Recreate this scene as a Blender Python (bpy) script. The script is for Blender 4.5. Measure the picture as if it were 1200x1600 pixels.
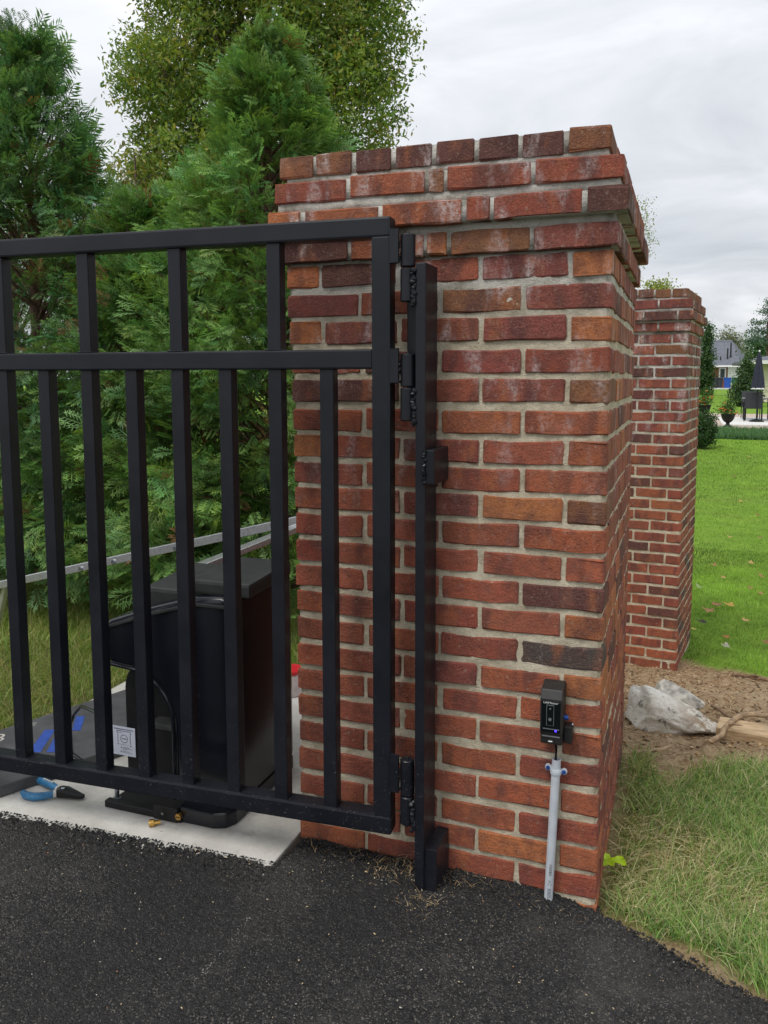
import bpy, bmesh, math, random
import numpy as np
from mathutils import Matrix, Vector

random.seed(7)
RNG = np.random.default_rng(11)
S = bpy.context.scene
for o in list(bpy.data.objects):
    bpy.data.objects.remove(o)
COL = S.collection
R = math.radians

# ------------------------------------------------------------------ camera, sky, sun, exposure
cam_d = bpy.data.cameras.new('camera')
cam_d.sensor_fit = 'VERTICAL'
cam_d.sensor_height = 36.0
cam_d.lens = 36.0 * 1290.4 / 1600.0
cam_d.shift_y = -75.8 / 1600.0
cam_d.shift_x = 1.3 / 1600.0
cam_d.clip_start = 0.05
cam_d.clip_end = 1000
cam = bpy.data.objects.new('camera', cam_d)
COL.objects.link(cam)
cam.location = (0.1756, -2.0957, 1.4348)
cam.rotation_euler = (R(90 - 5.965), R(0.106), R(20.068))
S.camera = cam
S.render.resolution_x, S.render.resolution_y = 768, 1024
S.view_settings.view_transform = 'Standard'
S.view_settings.look = 'None'
S.view_settings.gamma = 1
S.view_settings.exposure = 0.35
S.view_settings.use_curve_mapping = False
S.cycles.use_adaptive_sampling = True
S.cycles.adaptive_threshold = 0.02
S.cycles.max_bounces = 6
S.cycles.diffuse_bounces = 3
S.cycles.glossy_bounces = 2
S.cycles.transmission_bounces = 3
S.cycles.transparent_max_bounces = 4

SUN_EL, SUN_AZ = R(58), R(200)         # azimuth measured from +Y towards +X
W_ = bpy.data.worlds.new('World')
S.world = W_
W_.use_nodes = True
nt = W_.node_tree
nt.nodes.clear()
def wn(t, **kw):
    n = nt.nodes.new(t)
    for k, v in kw.items():
        setattr(n, k, v)
    return n
wl = nt.links.new
out = wn('ShaderNodeOutputWorld')
sky = wn('ShaderNodeTexSky', sky_type='NISHITA', sun_disc=False)
sky.sun_elevation = SUN_EL
sky.sun_rotation = SUN_AZ
bg1 = wn('ShaderNodeBackground')
bg1.inputs['Strength'].default_value = 0.1
wl(sky.outputs[0], bg1.inputs['Color'])
tc = wn('ShaderNodeTexCoord')
sep = wn('ShaderNodeSeparateXYZ')
wl(tc.outputs['Generated'], sep.inputs[0])
def wmath(op, a, b=None, clamp=False):
    n = wn('ShaderNodeMath', operation=op, use_clamp=clamp)
    for i, v in enumerate((a, b)):
        if v is None:
            continue
        if isinstance(v, (int, float)):
            n.inputs[i].default_value = v
        else:
            wl(v, n.inputs[i])
    return n.outputs[0]
zc = wmath('ADD', wmath('MAXIMUM', sep.outputs[2], 0.0), 0.16)
comb = wn('ShaderNodeCombineXYZ')
wl(wmath('DIVIDE', sep.outputs[0], zc), comb.inputs[0])
wl(wmath('DIVIDE', sep.outputs[1], zc), comb.inputs[1])
comb.inputs[2].default_value = 3.7
def wnoise(scale, detail, rough, dist):
    n = wn('ShaderNodeTexNoise')
    n.inputs['Scale'].default_value = scale
    n.inputs['Detail'].default_value = detail
    n.inputs['Roughness'].default_value = rough
    n.inputs['Distortion'].default_value = dist
    wl(comb.outputs[0], n.inputs['Vector'])
    return n.outputs['Fac']
cl = wmath('ADD', wmath('MULTIPLY', wnoise(0.55, 2.0, 0.5, 0.3), 0.6), wmath('MULTIPLY', wnoise(1.7, 6.0, 0.55, 0.5), 0.4))
ramp = wn('ShaderNodeValToRGB')
wl(cl, ramp.inputs[0])
cr = ramp.color_ramp
cr.elements[0].position, cr.elements[0].color = 0.38, (0.54, 0.57, 0.62, 1)
cr.elements[1].position, cr.elements[1].color = 0.61, (0.97, 0.975, 1.0, 1)
e = cr.elements.new(0.50); e.color = (0.74, 0.765, 0.81, 1)
bg2 = wn('ShaderNodeBackground')
wl(wmath('ADD', wmath('MULTIPLY', wmath('MAXIMUM', sep.outputs[2], 0.0), 0.45), 0.74), bg2.inputs['Strength'])
wl(ramp.outputs[0], bg2.inputs['Color'])
mx = wn('ShaderNodeMixShader')
mx.inputs[0].default_value = 0.93
wl(bg1.outputs[0], mx.inputs[1]); wl(bg2.outputs[0], mx.inputs[2])
wl(mx.outputs[0], out.inputs[0])

sun_d = bpy.data.lights.new('sun', 'SUN')
sun_d.energy = 1.4
sun_d.angle = R(22)
sun_d.color = (1.0, 0.96, 0.9)
sun = bpy.data.objects.new('sun', sun_d)
COL.objects.link(sun)
sdir = Vector((math.sin(SUN_AZ) * math.cos(SUN_EL), math.cos(SUN_AZ) * math.cos(SUN_EL), math.sin(SUN_EL)))
sun.rotation_euler = sdir.to_track_quat('Z', 'Y').to_euler()

# ------------------------------------------------------------------ helpers
def tag(o, label=None, cat=None, group=None, kind=None):
    if label: o['label'] = label
    if cat: o['category'] = cat
    if group: o['group'] = group
    if kind: o['kind'] = kind
    return o

def thing(name, label, cat, loc=(0, 0, 0), rz=0.0, group=None):
    o = bpy.data.objects.new(name, None)
    o.empty_display_size = 0.05
    COL.objects.link(o)
    o.location = loc
    o.rotation_euler = (0, 0, rz)
    o['_m'] = [v for row in (Matrix.Translation(loc) @ Matrix.Rotation(rz, 4, 'Z')).inverted() for v in row]
    return tag(o, label, cat, group)

def inv_of(p):
    while p is not None:
        if '_m' in p:
            v = list(p['_m'])
            return Matrix([v[0:4], v[4:8], v[8:12], v[12:16]])
        p = p.parent
    return None

class MB:
    """collects shapes (world coordinates) for one mesh"""
    def __init__(s):
        s.v, s.f = [], []
    def add(s, V, F):
        n = len(s.v)
        s.v += [tuple(p) for p in V]
        s.f += [tuple(i + n for i in f) for f in F]
        return s
    def box(s, lo, hi, M=None):
        (a, b, c), (d, e_, f) = lo, hi
        V = [(a, b, c), (d, b, c), (d, e_, c), (a, e_, c), (a, b, f), (d, b, f), (d, e_, f), (a, e_, f)]
        if M is not None:
            V = [tuple(M @ Vector(p)) for p in V]
        return s.add(V, [(0, 3, 2, 1), (4, 5, 6, 7), (0, 1, 5, 4), (1, 2, 6, 5), (2, 3, 7, 6), (3, 0, 4, 7)])
    def tube(s, pts, rad, n=10, cap=True):
        pts = [Vector(p) for p in pts]
        if isinstance(rad, (int, float)):
            rad = [rad] * len(pts)
        up = Vector((0.13, 0.21, 0.97)).normalized()
        V, F = [], []
        for i, p in enumerate(pts):
            d = (pts[min(i + 1, len(pts) - 1)] - pts[max(i - 1, 0)]).normalized()
            u = up if abs(d.dot(up)) < 0.95 else Vector((1, 0, 0))
            a = d.cross(u).normalized()
            b = d.cross(a).normalized()
            for k in range(n):
                t = 2 * math.pi * k / n
                V.append(p + (a * math.cos(t) + b * math.sin(t)) * rad[i])
        for i in range(len(pts) - 1):
            for k in range(n):
                F.append((i * n + k, i * n + (k + 1) % n, (i + 1) * n + (k + 1) % n, (i + 1) * n + k))
        if cap:
            F.append(tuple(range(n - 1, -1, -1)))
            F.append(tuple((len(pts) - 1) * n + k for k in range(n)))
        return s.add(V, F)
    def lathe(s, prof, c=(0, 0, 0), n=24):
        V, F = [], []
        for r, z in prof:
            for k in range(n):
                t = 2 * math.pi * k / n
                V.append((c[0] + r * math.cos(t), c[1] + r * math.sin(t), c[2] + z))
        for i in range(len(prof) - 1):
            for k in range(n):
                F.append((i * n + k, i * n + (k + 1) % n, (i + 1) * n + (k + 1) % n, (i + 1) * n + k))
        F.append(tuple(range(n - 1, -1, -1)))
        F.append(tuple((len(prof) - 1) * n + k for k in range(n)))
        return s.add(V, F)
    def prism(s, poly, fn, t0, t1):
        """poly of (u, v); fn(u, v, t) -> point"""
        n = len(poly)
        V = [fn(u, v, t0) for u, v in poly] + [fn(u, v, t1) for u, v in poly]
        F = [tuple(range(n)), tuple(range(2 * n - 1, n - 1, -1))]
        F += [(i, i + n, (i + 1) % n + n, (i + 1) % n) for i in range(n)]
        return s.add(V, F)

def obj(name, mb, mat, parent=None, bevel=0.0, seg=2, smooth=False, local=False, jitter=0.0):
    V, F = mb.v, mb.f
    if parent is not None and not local:
        m = inv_of(parent)
        if m is not None:
            V = [tuple(m @ Vector(p)) for p in V]
    me = bpy.data.meshes.new(name)
    me.from_pydata([tuple(p) for p in V], [], F)
    bm = bmesh.new(); bm.from_mesh(me)
    bmesh.ops.recalc_face_normals(bm, faces=bm.faces)
    if bevel > 0:
        ed = [e_ for e_ in bm.edges if len(e_.link_faces) == 2 and e_.calc_face_angle(0) > R(28)]
        bmesh.ops.bevel(bm, geom=ed, offset=bevel, segments=seg, profile=0.6, affect='EDGES', clamp_overlap=True)
    if jitter:
        rr = random.Random(len(V))
        for v in bm.verts:
            v.co += Vector((rr.uniform(-1, 1), rr.uniform(-1, 1), rr.uniform(-1, 1))) * jitter
    bm.to_mesh(me); bm.free()
    if smooth:
        me.shade_smooth()
        try:
            me.set_sharp_from_angle(angle=R(40))
        except Exception:
            pass
    me.materials.append(mat)
    o = bpy.data.objects.new(name, me)
    COL.objects.link(o)
    if parent is not None:
        o.parent = parent
    return o

def npobj(name, V, F, mat, parent=None, col=None, smooth=False):
    """fast mesh from numpy arrays; F is (n,3) or (n,4); col is (nverts,3)"""
    V = np.asarray(V, dtype=np.float32); F = np.asarray(F, dtype=np.int32)
    if parent is not None:
        m = inv_of(parent)
        if m is not None:
            A = np.array(m, dtype=np.float32)
            V = V @ A[:3, :3].T + A[:3, 3]
    me = bpy.data.meshes.new(name)
    k = F.shape[1]
    me.vertices.add(len(V)); me.vertices.foreach_set('co', V.ravel())
    me.loops.add(F.size); me.loops.foreach_set('vertex_index', F.ravel())
    me.polygons.add(len(F))
    me.polygons.foreach_set('loop_start', np.arange(0, F.size, k, dtype=np.int32))
    try:
        me.polygons.foreach_set('loop_total', np.full(len(F), k, dtype=np.int32))
    except Exception:
        pass
    if col is not None:
        at = me.attributes.new('col', 'FLOAT_COLOR', 'POINT')
        c4 = np.ones((len(V), 4), dtype=np.float32); c4[:, :3] = col
        at.data.foreach_set('color', c4.ravel())
    me.update(calc_edges=True)
    me.validate()
    if smooth:
        me.shade_smooth()
    me.materials.append(mat)
    o = bpy.data.objects.new(name, me)
    COL.objects.link(o)
    if parent is not None:
        o.parent = parent
    return o

def hash3(i, j, k):
    n = (i.astype(np.int64) * 73856093) ^ (j.astype(np.int64) * 19349663) ^ (k.astype(np.int64) * 83492791)
    n = (n ^ (n >> 13)) * 1274126177
    n = n & 0x7fffffff
    n = (n ^ (n >> 16)) * 2246822519 & 0x7fffffff
    return (n % 100003) / 100003.0

def vnoise(P, scale):
    P = np.asarray(P, float) * scale
    I = np.floor(P).astype(np.int64); f = P - I
    f = f * f * (3 - 2 * f)
    o = 0
    for a in (0, 1):
        for b in (0, 1):
            for c in (0, 1):
                w = (f[..., 0] if a else 1 - f[..., 0]) * (f[..., 1] if b else 1 - f[..., 1]) * (f[..., 2] if c else 1 - f[..., 2])
                o = o + w * hash3(I[..., 0] + a, I[..., 1] + b, I[..., 2] + c)
    return o * 2 - 1

def norm(a):
    return a / np.maximum(np.linalg.norm(a, axis=-1, keepdims=True), 1e-9)

def rods(n):
    return RNG.random(n)

# ------------------------------------------------------------------ materials
class NT:
    def __init__(s, name):
        s.m = bpy.data.materials.new(name); s.m.use_nodes = True
        s.t = s.m.node_tree; s.t.nodes.clear()
        s.out = s.t.nodes.new('ShaderNodeOutputMaterial')
        s.b = s.t.nodes.new('ShaderNodeBsdfPrincipled')
        s.t.links.new(s.b.outputs[0], s.out.inputs[0])
    def n(s, ty, **kw):
        x = s.t.nodes.new(ty)
        for k, v in kw.items():
            setattr(x, k, v)
        return x
    def l(s, a, b): s.t.links.new(a, b)
    def put(s, sock, v):
        if isinstance(v, (int, float)): sock.default_value = v
        elif isinstance(v, (tuple, list)): sock.default_value = tuple(v) + ((1,) if len(v) == 3 and sock.type == 'RGBA' else ())
        else: s.l(v, sock)
    def pos(s): return s.n('ShaderNodeNewGeometry').outputs['Position']
    def objc(s): return s.n('ShaderNodeTexCoord').outputs['Object']
    def noise(s, vec, scale, detail=4, rough=0.55, dist=0.0, st=None):
        if st:
            mp = s.n('ShaderNodeMapping'); mp.inputs['Scale'].default_value = st
            s.l(vec, mp.inputs[0]); vec = mp.outputs[0]
        x = s.n('ShaderNodeTexNoise')
        s.l(vec, x.inputs['Vector'])
        x.inputs['Scale'].default_value = scale; x.inputs['Detail'].default_value = detail
        x.inputs['Roughness'].default_value = rough; x.inputs['Distortion'].default_value = dist
        return x.outputs['Fac']
    def vor(s, vec, scale, feat='F1'):
        x = s.n('ShaderNodeTexVoronoi', feature=feat)
        s.l(vec, x.inputs['Vector']); x.inputs['Scale'].default_value = scale
        return x
    def math(s, op, a, b=0.0, clamp=False):
        x = s.n('ShaderNodeMath', operation=op, use_clamp=clamp)
        s.put(x.inputs[0], a); s.put(x.inputs[1], b)
        return x.outputs[0]
    def rng(s, v, a, b, c=0.0, d=1.0):
        x = s.n('ShaderNodeMapRange'); x.interpolation_type = 'SMOOTHSTEP'
        s.l(v, x.inputs[0])
        for i, q in enumerate((a, b, c, d)): x.inputs[1 + i].default_value = q
        return x.outputs[0]
    def mix(s, f, a, b, mode='MIX'):
        x = s.n('ShaderNodeMix', data_type='RGBA', blend_type=mode)
        s.put(x.inputs[0], f); s.put(x.inputs[6], a); s.put(x.inputs[7], b)
        return x.outputs[2]
    def bump(s, h, strength=0.5, dist=0.01):
        x = s.n('ShaderNodeBump')
        x.inputs['Strength'].default_value = strength; x.inputs['Distance'].default_value = dist
        s.l(h, x.inputs['Height']); s.l(x.outputs[0], s.b.inputs['Normal'])
        return x
    def set(s, **kw):
        for k, v in kw.items():
            s.put(s.b.inputs[k.replace('_', ' ')], v)
        return s.m

def simple(name, c, rough=0.6, metal=0.0, var=0.15, scale=20.0, bump=0.0, bscale=None, spec=None):
    t = NT(name)
    p = t.pos()
    nz = t.noise(p, scale, 5, 0.6)
    d = tuple(max(0.0, q * (1 - var)) for q in c); u = tuple(min(1.0, q * (1 + var)) for q in c)
    t.put(t.b.inputs['Base Color'], t.mix(t.rng(nz, 0.3, 0.7), d, u))
    t.set(Roughness=rough, Metallic=metal)
    if spec is not None: t.b.inputs['Specular IOR Level'].default_value = spec
    if bump:
        t.bump(t.noise(p, bscale or scale * 4, 5, 0.6), bump, 0.004)
    return t.m

def brick_mat(name, zlo, zhi, efl, dirt):
    t = NT(name)
    p = t.pos()
    oi = t.n('ShaderNodeObjectInfo')
    c = oi.outputs['Color']
    off = t.n('ShaderNodeVectorMath', operation='SCALE'); t.l(oi.outputs['Location'], off.inputs[0]); off.inputs[3].default_value = 3.0
    ad = t.n('ShaderNodeVectorMath', operation='ADD'); t.l(p, ad.inputs[0]); t.l(off.outputs[0], ad.inputs[1])
    q = ad.outputs[0]
    # fired bands across the brick
    band = t.noise(q, 1.0, 2, 0.5, 0.4, (13, 13, 5))
    c = t.mix(t.math('MULTIPLY', t.rng(band, 0.48, 0.66), 0.85), c, t.mix(0.72, c, (0.075, 0.034, 0.036)))
    b2 = t.noise(q, 1.0, 3, 0.5, 0.2, (17, 17, 7))
    c = t.mix(t.math('MULTIPLY', t.rng(b2, 0.53, 0.72), 0.6), c, (0.40, 0.135, 0.055))
    cloud = t.noise(q, 30, 5, 0.65)
    c = t.mix(t.math('MULTIPLY', t.rng(cloud, 0.38, 0.72), 0.5), c, (0.13, 0.06, 0.05))
    pit = t.noise(p, 260, 3, 0.6)
    c = t.mix(t.math('MULTIPLY', t.rng(pit, 0.56, 0.70), 0.7), c, (0.06, 0.028, 0.024))
    c = t.mix(t.math('MULTIPLY', t.rng(pit, 0.42, 0.30), 0.42), c, (0.52, 0.27, 0.17))
    # mortar dust and lime bloom
    sp = t.n('ShaderNodeSeparateXYZ'); t.l(p, sp.inputs[0])
    zm = t.rng(sp.outputs[2], zlo, zhi)
    ef = t.math('MULTIPLY', t.rng(t.noise(p, 1.0, 5, 0.62, 0.3, (14, 14, 5)), 0.50, 0.72), t.rng(t.noise(p, 90, 4, 0.7), 0.32, 0.62))
    c = t.mix(t.math('MULTIPLY', t.math('MULTIPLY', ef, zm), efl), c, (0.60, 0.53, 0.52))
    du = t.rng(t.noise(p, 55, 6, 0.7), 0.57, 0.70)
    c = t.mix(t.math('MULTIPLY', du, 0.34), c, (0.46, 0.40, 0.32))
    dk = t.rng(t.noise(p, 3.0, 5, 0.6), 0.45, 0.7)
    c = t.mix(t.math('MULTIPLY', dk, dirt), c, (0.06, 0.05, 0.045))
    t.put(t.b.inputs['Base Color'], c)
    h = t.math('ADD', t.math('MULTIPLY', t.noise(p, 75, 6, 0.7), 0.8), t.math('MULTIPLY', pit, 0.35))
    t.bump(h, 1.0, 0.007)
    t.set(Roughness=0.86)
    t.b.inputs['Specular IOR Level'].default_value = 0.3
    return t.m

def mortar_mat(name, zlo, zhi):
    t = NT(name)
    p = t.pos()
    c = t.mix(t.rng(t.noise(p, 14, 6, 0.65), 0.3, 0.7), (0.48, 0.415, 0.295), (0.75, 0.67, 0.515))
    sp = t.n('ShaderNodeSeparateXYZ'); t.l(p, sp.inputs[0])
    zm = t.rng(sp.outputs[2], zlo, zhi)
    grey = t.mix(t.rng(t.noise(p, 9, 6, 0.7), 0.42, 0.66), (0.66, 0.65, 0.62), (0.17, 0.17, 0.155))
    c = t.mix(t.math('MULTIPLY', zm, 0.75), c, grey)
    g = t.noise(p, 330, 3, 0.6)
    c = t.mix(t.math('MULTIPLY', t.rng(g, 0.56, 0.70), 0.6), c, (0.17, 0.15, 0.12))
    t.put(t.b.inputs['Base Color'], c)
    t.bump(t.math('ADD', t.noise(p, 120, 6, 0.75), t.math('MULTIPLY', g, 0.5)), 0.9, 0.008)
    t.set(Roughness=0.95)
    t.b.inputs['Specular IOR Level'].default_value = 0.2
    return t.m

def paint_mat():
    t = NT('satin_black_paint')
    p = t.pos()
    c = t.mix(t.rng(t.noise(p, 6, 5, 0.6), 0.3, 0.7), (0.0075, 0.0085, 0.0125), (0.013, 0.014, 0.0195))
    dust = t.rng(t.noise(p, 240, 2, 0.5), 0.665, 0.73)
    sp = t.n('ShaderNodeSeparateXYZ'); t.l(p, sp.inputs[0])
    low = t.rng(sp.outputs[2], 0.75, 0.2)
    c = t.mix(t.math('MULTIPLY', t.math('MULTIPLY', dust, low), 0.7), c, (0.22, 0.20, 0.17))
    t.put(t.b.inputs['Base Color'], c)
    t.put(t.b.inputs['Roughness'], t.rng(t.noise(p, 25, 5, 0.6), 0.2, 0.8, 0.30, 0.46))
    t.b.inputs['Specular IOR Level'].default_value = 0.34
    t.bump(t.noise(p, 420, 3, 0.5), 0.10, 0.002)
    return t.m

def leaf_mat(name, trans=0.3, rough=0.5):
    t = NT(name)
    a = t.n('ShaderNodeAttribute'); a.attribute_name = 'col'
    t.put(t.b.inputs['Base Color'], a.outputs['Color'])
    t.set(Roughness=rough)
    t.b.inputs['Specular IOR Level'].default_value = 0.35
    tr = t.n('ShaderNodeBsdfTranslucent')
    t.l(t.mix(1.0, a.outputs['Color'], (1.35, 1.35, 0.7), 'MULTIPLY'), tr.inputs[0])
    ms = t.n('ShaderNodeMixShader'); ms.inputs[0].default_value = trans
    t.l(t.b.outputs[0], ms.inputs[1]); t.l(tr.outputs[0], ms.inputs[2])
    t.l(ms.outputs[0], t.out.inputs[0])
    return t.m

def asphalt_mat():
    t = NT('asphalt')
    p = t.pos()
    v = t.vor(p, 210)
    bw = t.n('ShaderNodeRGBToBW'); t.l(v.outputs['Color'], bw.inputs[0])
    c = t.mix(t.rng(bw.outputs[0], 0.2, 0.8), (0.010, 0.010, 0.011), (0.030, 0.0295, 0.029))
    v2 = t.vor(p, 330)
    b2 = t.n('ShaderNodeRGBToBW'); t.l(v2.outputs['Color'], b2.inputs[0])
    c = t.mix(t.math('MULTIPLY', t.rng(b2.outputs[0], 0.77, 0.84), 0.7), c, (0.17, 0.155, 0.13))
    big = t.rng(t.noise(p, 2.6, 5, 0.6), 0.45, 0.72)
    c = t.mix(t.math('MULTIPLY', big, 0.30), c, (0.085, 0.078, 0.068))
    c = t.mix(t.math('MULTIPLY', t.rng(t.noise(p, 11, 6, 0.7), 0.52, 0.7), 0.30), c, (0.085, 0.078, 0.068))
    c = t.mix(t.math('MULTIPLY', t.rng(t.noise(p, 1.3, 3, 0.5), 0.5, 0.35), 0.5), c, (0.014, 0.014, 0.015))
    t.put(t.b.inputs['Base Color'], c)
    h = t.math('ADD', t.math('SUBTRACT', 1.0, v.outputs['Distance']), t.math('MULTIPLY', t.noise(p, 90, 4, 0.6), 1.2))
    t.bump(h, 0.8, 0.006)
    t.set(Roughness=0.82)
    t.b.inputs['Specular IOR Level'].default_value = 0.35
    return t.m

def ground_mat():
    """lawn and bare earth, told apart by the painted mask 'col' (r = earth, g = dry turf)"""
    t = NT('turf_and_earth')
    p = t.pos()
    a = t.n('ShaderNodeAttribute'); a.attribute_name = 'col'
    sc = t.n('ShaderNodeSeparateColor'); t.l(a.outputs['Color'], sc.inputs[0])
    g1 = t.mix(t.rng(t.noise(p, 3.5, 6, 0.7), 0.3, 0.7), (0.15, 0.28, 0.028), (0.24, 0.39, 0.045))
    g1 = t.mix(t.math('MULTIPLY', t.rng(t.noise(p, 60, 4, 0.7), 0.4, 0.7), 0.6), g1, (0.045, 0.105, 0.015))
    g1 = t.mix(t.math('MULTIPLY', t.rng(t.noise(p, 0.8, 4, 0.6), 0.5, 0.75), 0.5), g1, (0.20, 0.27, 0.05))
    dry = t.mix(t.rng(t.noise(p, 40, 5, 0.7), 0.35, 0.65), (0.13, 0.10, 0.05), (0.26, 0.22, 0.11))
    c = t.mix(sc.outputs[1], g1, dry)
    e1 = t.mix(t.rng(t.noise(p, 28, 7, 0.75), 0.33, 0.68), (0.24, 0.15, 0.08), (0.53, 0.39, 0.235))
    e1 = t.mix(t.math('MULTIPLY', t.rng(t.noise(p, 130, 4, 0.7), 0.5, 0.7), 0.7), e1, (0.055, 0.035, 0.022))
    e1 = t.mix(t.math('MULTIPLY', t.rng(t.noise(p, 2.2, 4, 0.6), 0.48, 0.68), 0.55), e1, (0.50, 0.40, 0.26))
    c = t.mix(sc.outputs[0], c, e1)
    t.put(t.b.inputs['Base Color'], c)
    t.bump(t.math('ADD', t.noise(p, 70, 7, 0.75), t.noise(p, 18, 5, 0.6)), 0.9, 0.02)
    t.set(Roughness=0.95)
    t.b.inputs['Specular IOR Level'].default_value = 0.15
    return t.m

M = {}
M['brick'] = brick_mat('fired_brick', 0.7, 1.7, 0.80, 0.10)
M['brick2'] = brick_mat('fired_brick_weathered', 0.5, 1.5, 0.95, 0.22)
M['mortar'] = mortar_mat('lime_mortar', 1.50, 1.72)
M['mortar2'] = mortar_mat('lime_mortar_weathered', 0.6, 1.5)
M['paint'] = paint_mat()
M['asphalt'] = asphalt_mat()
M['ground'] = ground_mat()
M['cedar'] = leaf_mat('arborvitae_foliage', 0.32, 0.5)
M['leaf'] = leaf_mat('broad_leaves', 0.35, 0.5)
M['grass'] = leaf_mat('grass_blades', 0.3, 0.55)
M['chips'] = leaf_mat('loose_chips', 0.0, 0.9)
M['bark'] = simple('bark', (0.10, 0.07, 0.05), 0.9, 0, 0.4, 30, 0.8)
M['reddish_bark'] = simple('cedar_bark', (0.13, 0.075, 0.05), 0.9, 0, 0.35, 30, 0.8)
def concrete_mat():
    t = NT('pale_concrete')
    p = t.pos()
    c = t.mix(t.rng(t.noise(p, 5, 6, 0.65), 0.3, 0.7), (0.44, 0.425, 0.385), (0.60, 0.585, 0.54))
    c = t.mix(t.math('MULTIPLY', t.rng(t.noise(p, 17, 6, 0.75), 0.56, 0.70), 0.45), c, (0.30, 0.28, 0.24))
    c = t.mix(t.math('MULTIPLY', t.rng(t.noise(p, 75, 3, 0.6), 0.68, 0.74), 0.7), c, (0.12, 0.11, 0.10))
    t.put(t.b.inputs['Base Color'], c)
    t.bump(t.noise(p, 140, 6, 0.7), 0.45, 0.004)
    t.set(Roughness=0.92)
    return t.m
M['concrete'] = concrete_mat()
M['plastic'] = simple('black_plastic', (0.008, 0.009, 0.014), 0.20, 0, 0.2, 8, 0.06, 300)
M['plastic_dull'] = simple('dull_black_plastic', (0.035, 0.036, 0.036), 0.55, 0, 0.25, 15, 0.15, 300)
M['dark'] = simple('dark_steel', (0.012, 0.012, 0.013), 0.55, 0.3, 0.3, 20)
M['steel'] = simple('zinc_bolt', (0.42, 0.46, 0.50), 0.35, 1.0, 0.15, 80)
M['alu'] = simple('brushed_aluminium', (0.66, 0.67, 0.69), 0.25, 0.75, 0.08, 60)
M['brass'] = simple('brass', (0.60, 0.36, 0.10), 0.3, 1.0, 0.2, 60)
M['paper'] = simple('white_paper', (0.62, 0.66, 0.76), 0.7, 0, 0.04, 40)
M['ink'] = simple('black_ink', (0.03, 0.03, 0.05), 0.6, 0, 0.1, 40)
M['carton'] = simple('black_carton', (0.085, 0.085, 0.090), 0.6, 0, 0.2, 12, 0.1)
M['blue'] = simple('blue_print', (0.035, 0.09, 0.40), 0.55, 0, 0.15, 30)
M['white_print'] = simple('white_print', (0.55, 0.53, 0.48), 0.6, 0, 0.1, 30)
M['handle'] = simple('blue_grip', (0.03, 0.16, 0.32), 0.42, 0, 0.15, 40)
M['pvc'] = simple('grey_pvc', (0.52, 0.56, 0.60), 0.42, 0, 0.07, 30)
M['screw_blue'] = simple('blue_screw', (0.02, 0.08, 0.35), 0.35, 0.3, 0.2, 60)
M['sensor'] = simple('sensor_plastic', (0.018, 0.017, 0.016), 0.55, 0, 0.15, 40, 0.1, 400)
M['gloss'] = simple('gloss_black', (0.004, 0.006, 0.007), 0.08, 0, 0.1, 20)
M['grey_trim'] = simple('grey_trim', (0.16, 0.17, 0.18), 0.35, 0.2, 0.1, 40)
M['white_mark'] = simple('white_mark', (0.75, 0.75, 0.75), 0.5, 0, 0.03, 40)
t = NT('blue_led'); t.set(Base_Color=(0.05, 0.03, 0.8)); t.put(t.b.inputs['Emission Color'], (0.10, 0.04, 1.0)); t.b.inputs['Emission Strength'].default_value = 1.3
M['led'] = t.m
def lumber_mat():
    t = NT('raw_lumber')
    p = t.pos()
    g = t.noise(p, 1.0, 5, 0.6, 0.8, (10, 70, 120))
    c = t.mix(t.rng(g, 0.3, 0.7), (0.36, 0.235, 0.12), (0.62, 0.46, 0.28))
    c = t.mix(t.math('MULTIPLY', t.rng(t.noise(p, 14, 3, 0.5), 0.66, 0.72), 0.9), c, (0.17, 0.09, 0.045))
    c = t.mix(t.math('MULTIPLY', t.rng(t.noise(p, 5, 5, 0.6), 0.5, 0.7), 0.4), c, (0.28, 0.22, 0.15))
    t.put(t.b.inputs['Base Color'], c)
    t.bump(g, 0.5, 0.004)
    t.set(Roughness=0.8)
    return t.m
M['lumber'] = lumber_mat()
M['stick'] = simple('dead_branch', (0.20, 0.125, 0.075), 0.9, 0, 0.35, 40, 0.8)
M['stick2'] = simple('peeled_branch', (0.36, 0.25, 0.15), 0.85, 0, 0.3, 40, 0.6)
M['red'] = simple('red_plastic', (0.62, 0.02, 0.03), 0.4, 0, 0.1, 30)
M['clear'] = simple('milky_plastic', (0.60, 0.52, 0.52), 0.35, 0, 0.1, 30)
def rock_mat():
    t = NT('white_quartz_rock')
    p = t.pos()
    c = t.mix(t.rng(t.noise(p, 11, 6, 0.65), 0.3, 0.62), (0.68, 0.62, 0.51), (0.92, 0.88, 0.79))
    c = t.mix(t.math('MULTIPLY', t.rng(t.noise(p, 20, 6, 0.75), 0.56, 0.66), 0.85), c, (0.09, 0.10, 0.09))
    sp = t.n('ShaderNodeSeparateXYZ'); t.l(p, sp.inputs[0])
    e1 = t.math('MULTIPLY', t.rng(t.noise(p, 16, 5, 0.7), 0.42, 0.6), t.rng(sp.outputs[0], 0.12, 0.30))
    c = t.mix(t.math('MULTIPLY', e1, 0.9), c, (0.30, 0.19, 0.10))
    t.put(t.b.inputs['Base Color'], c)
    t.bump(t.noise(p, 45, 7, 0.75), 0.8, 0.02)
    t.set(Roughness=0.85)
    return t.m
M['rock'] = rock_mat()
M['rock_grey'] = simple('grey_fieldstone', (.50, .47, .41), .9, 0, .45, 22, .9, 60)

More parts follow.
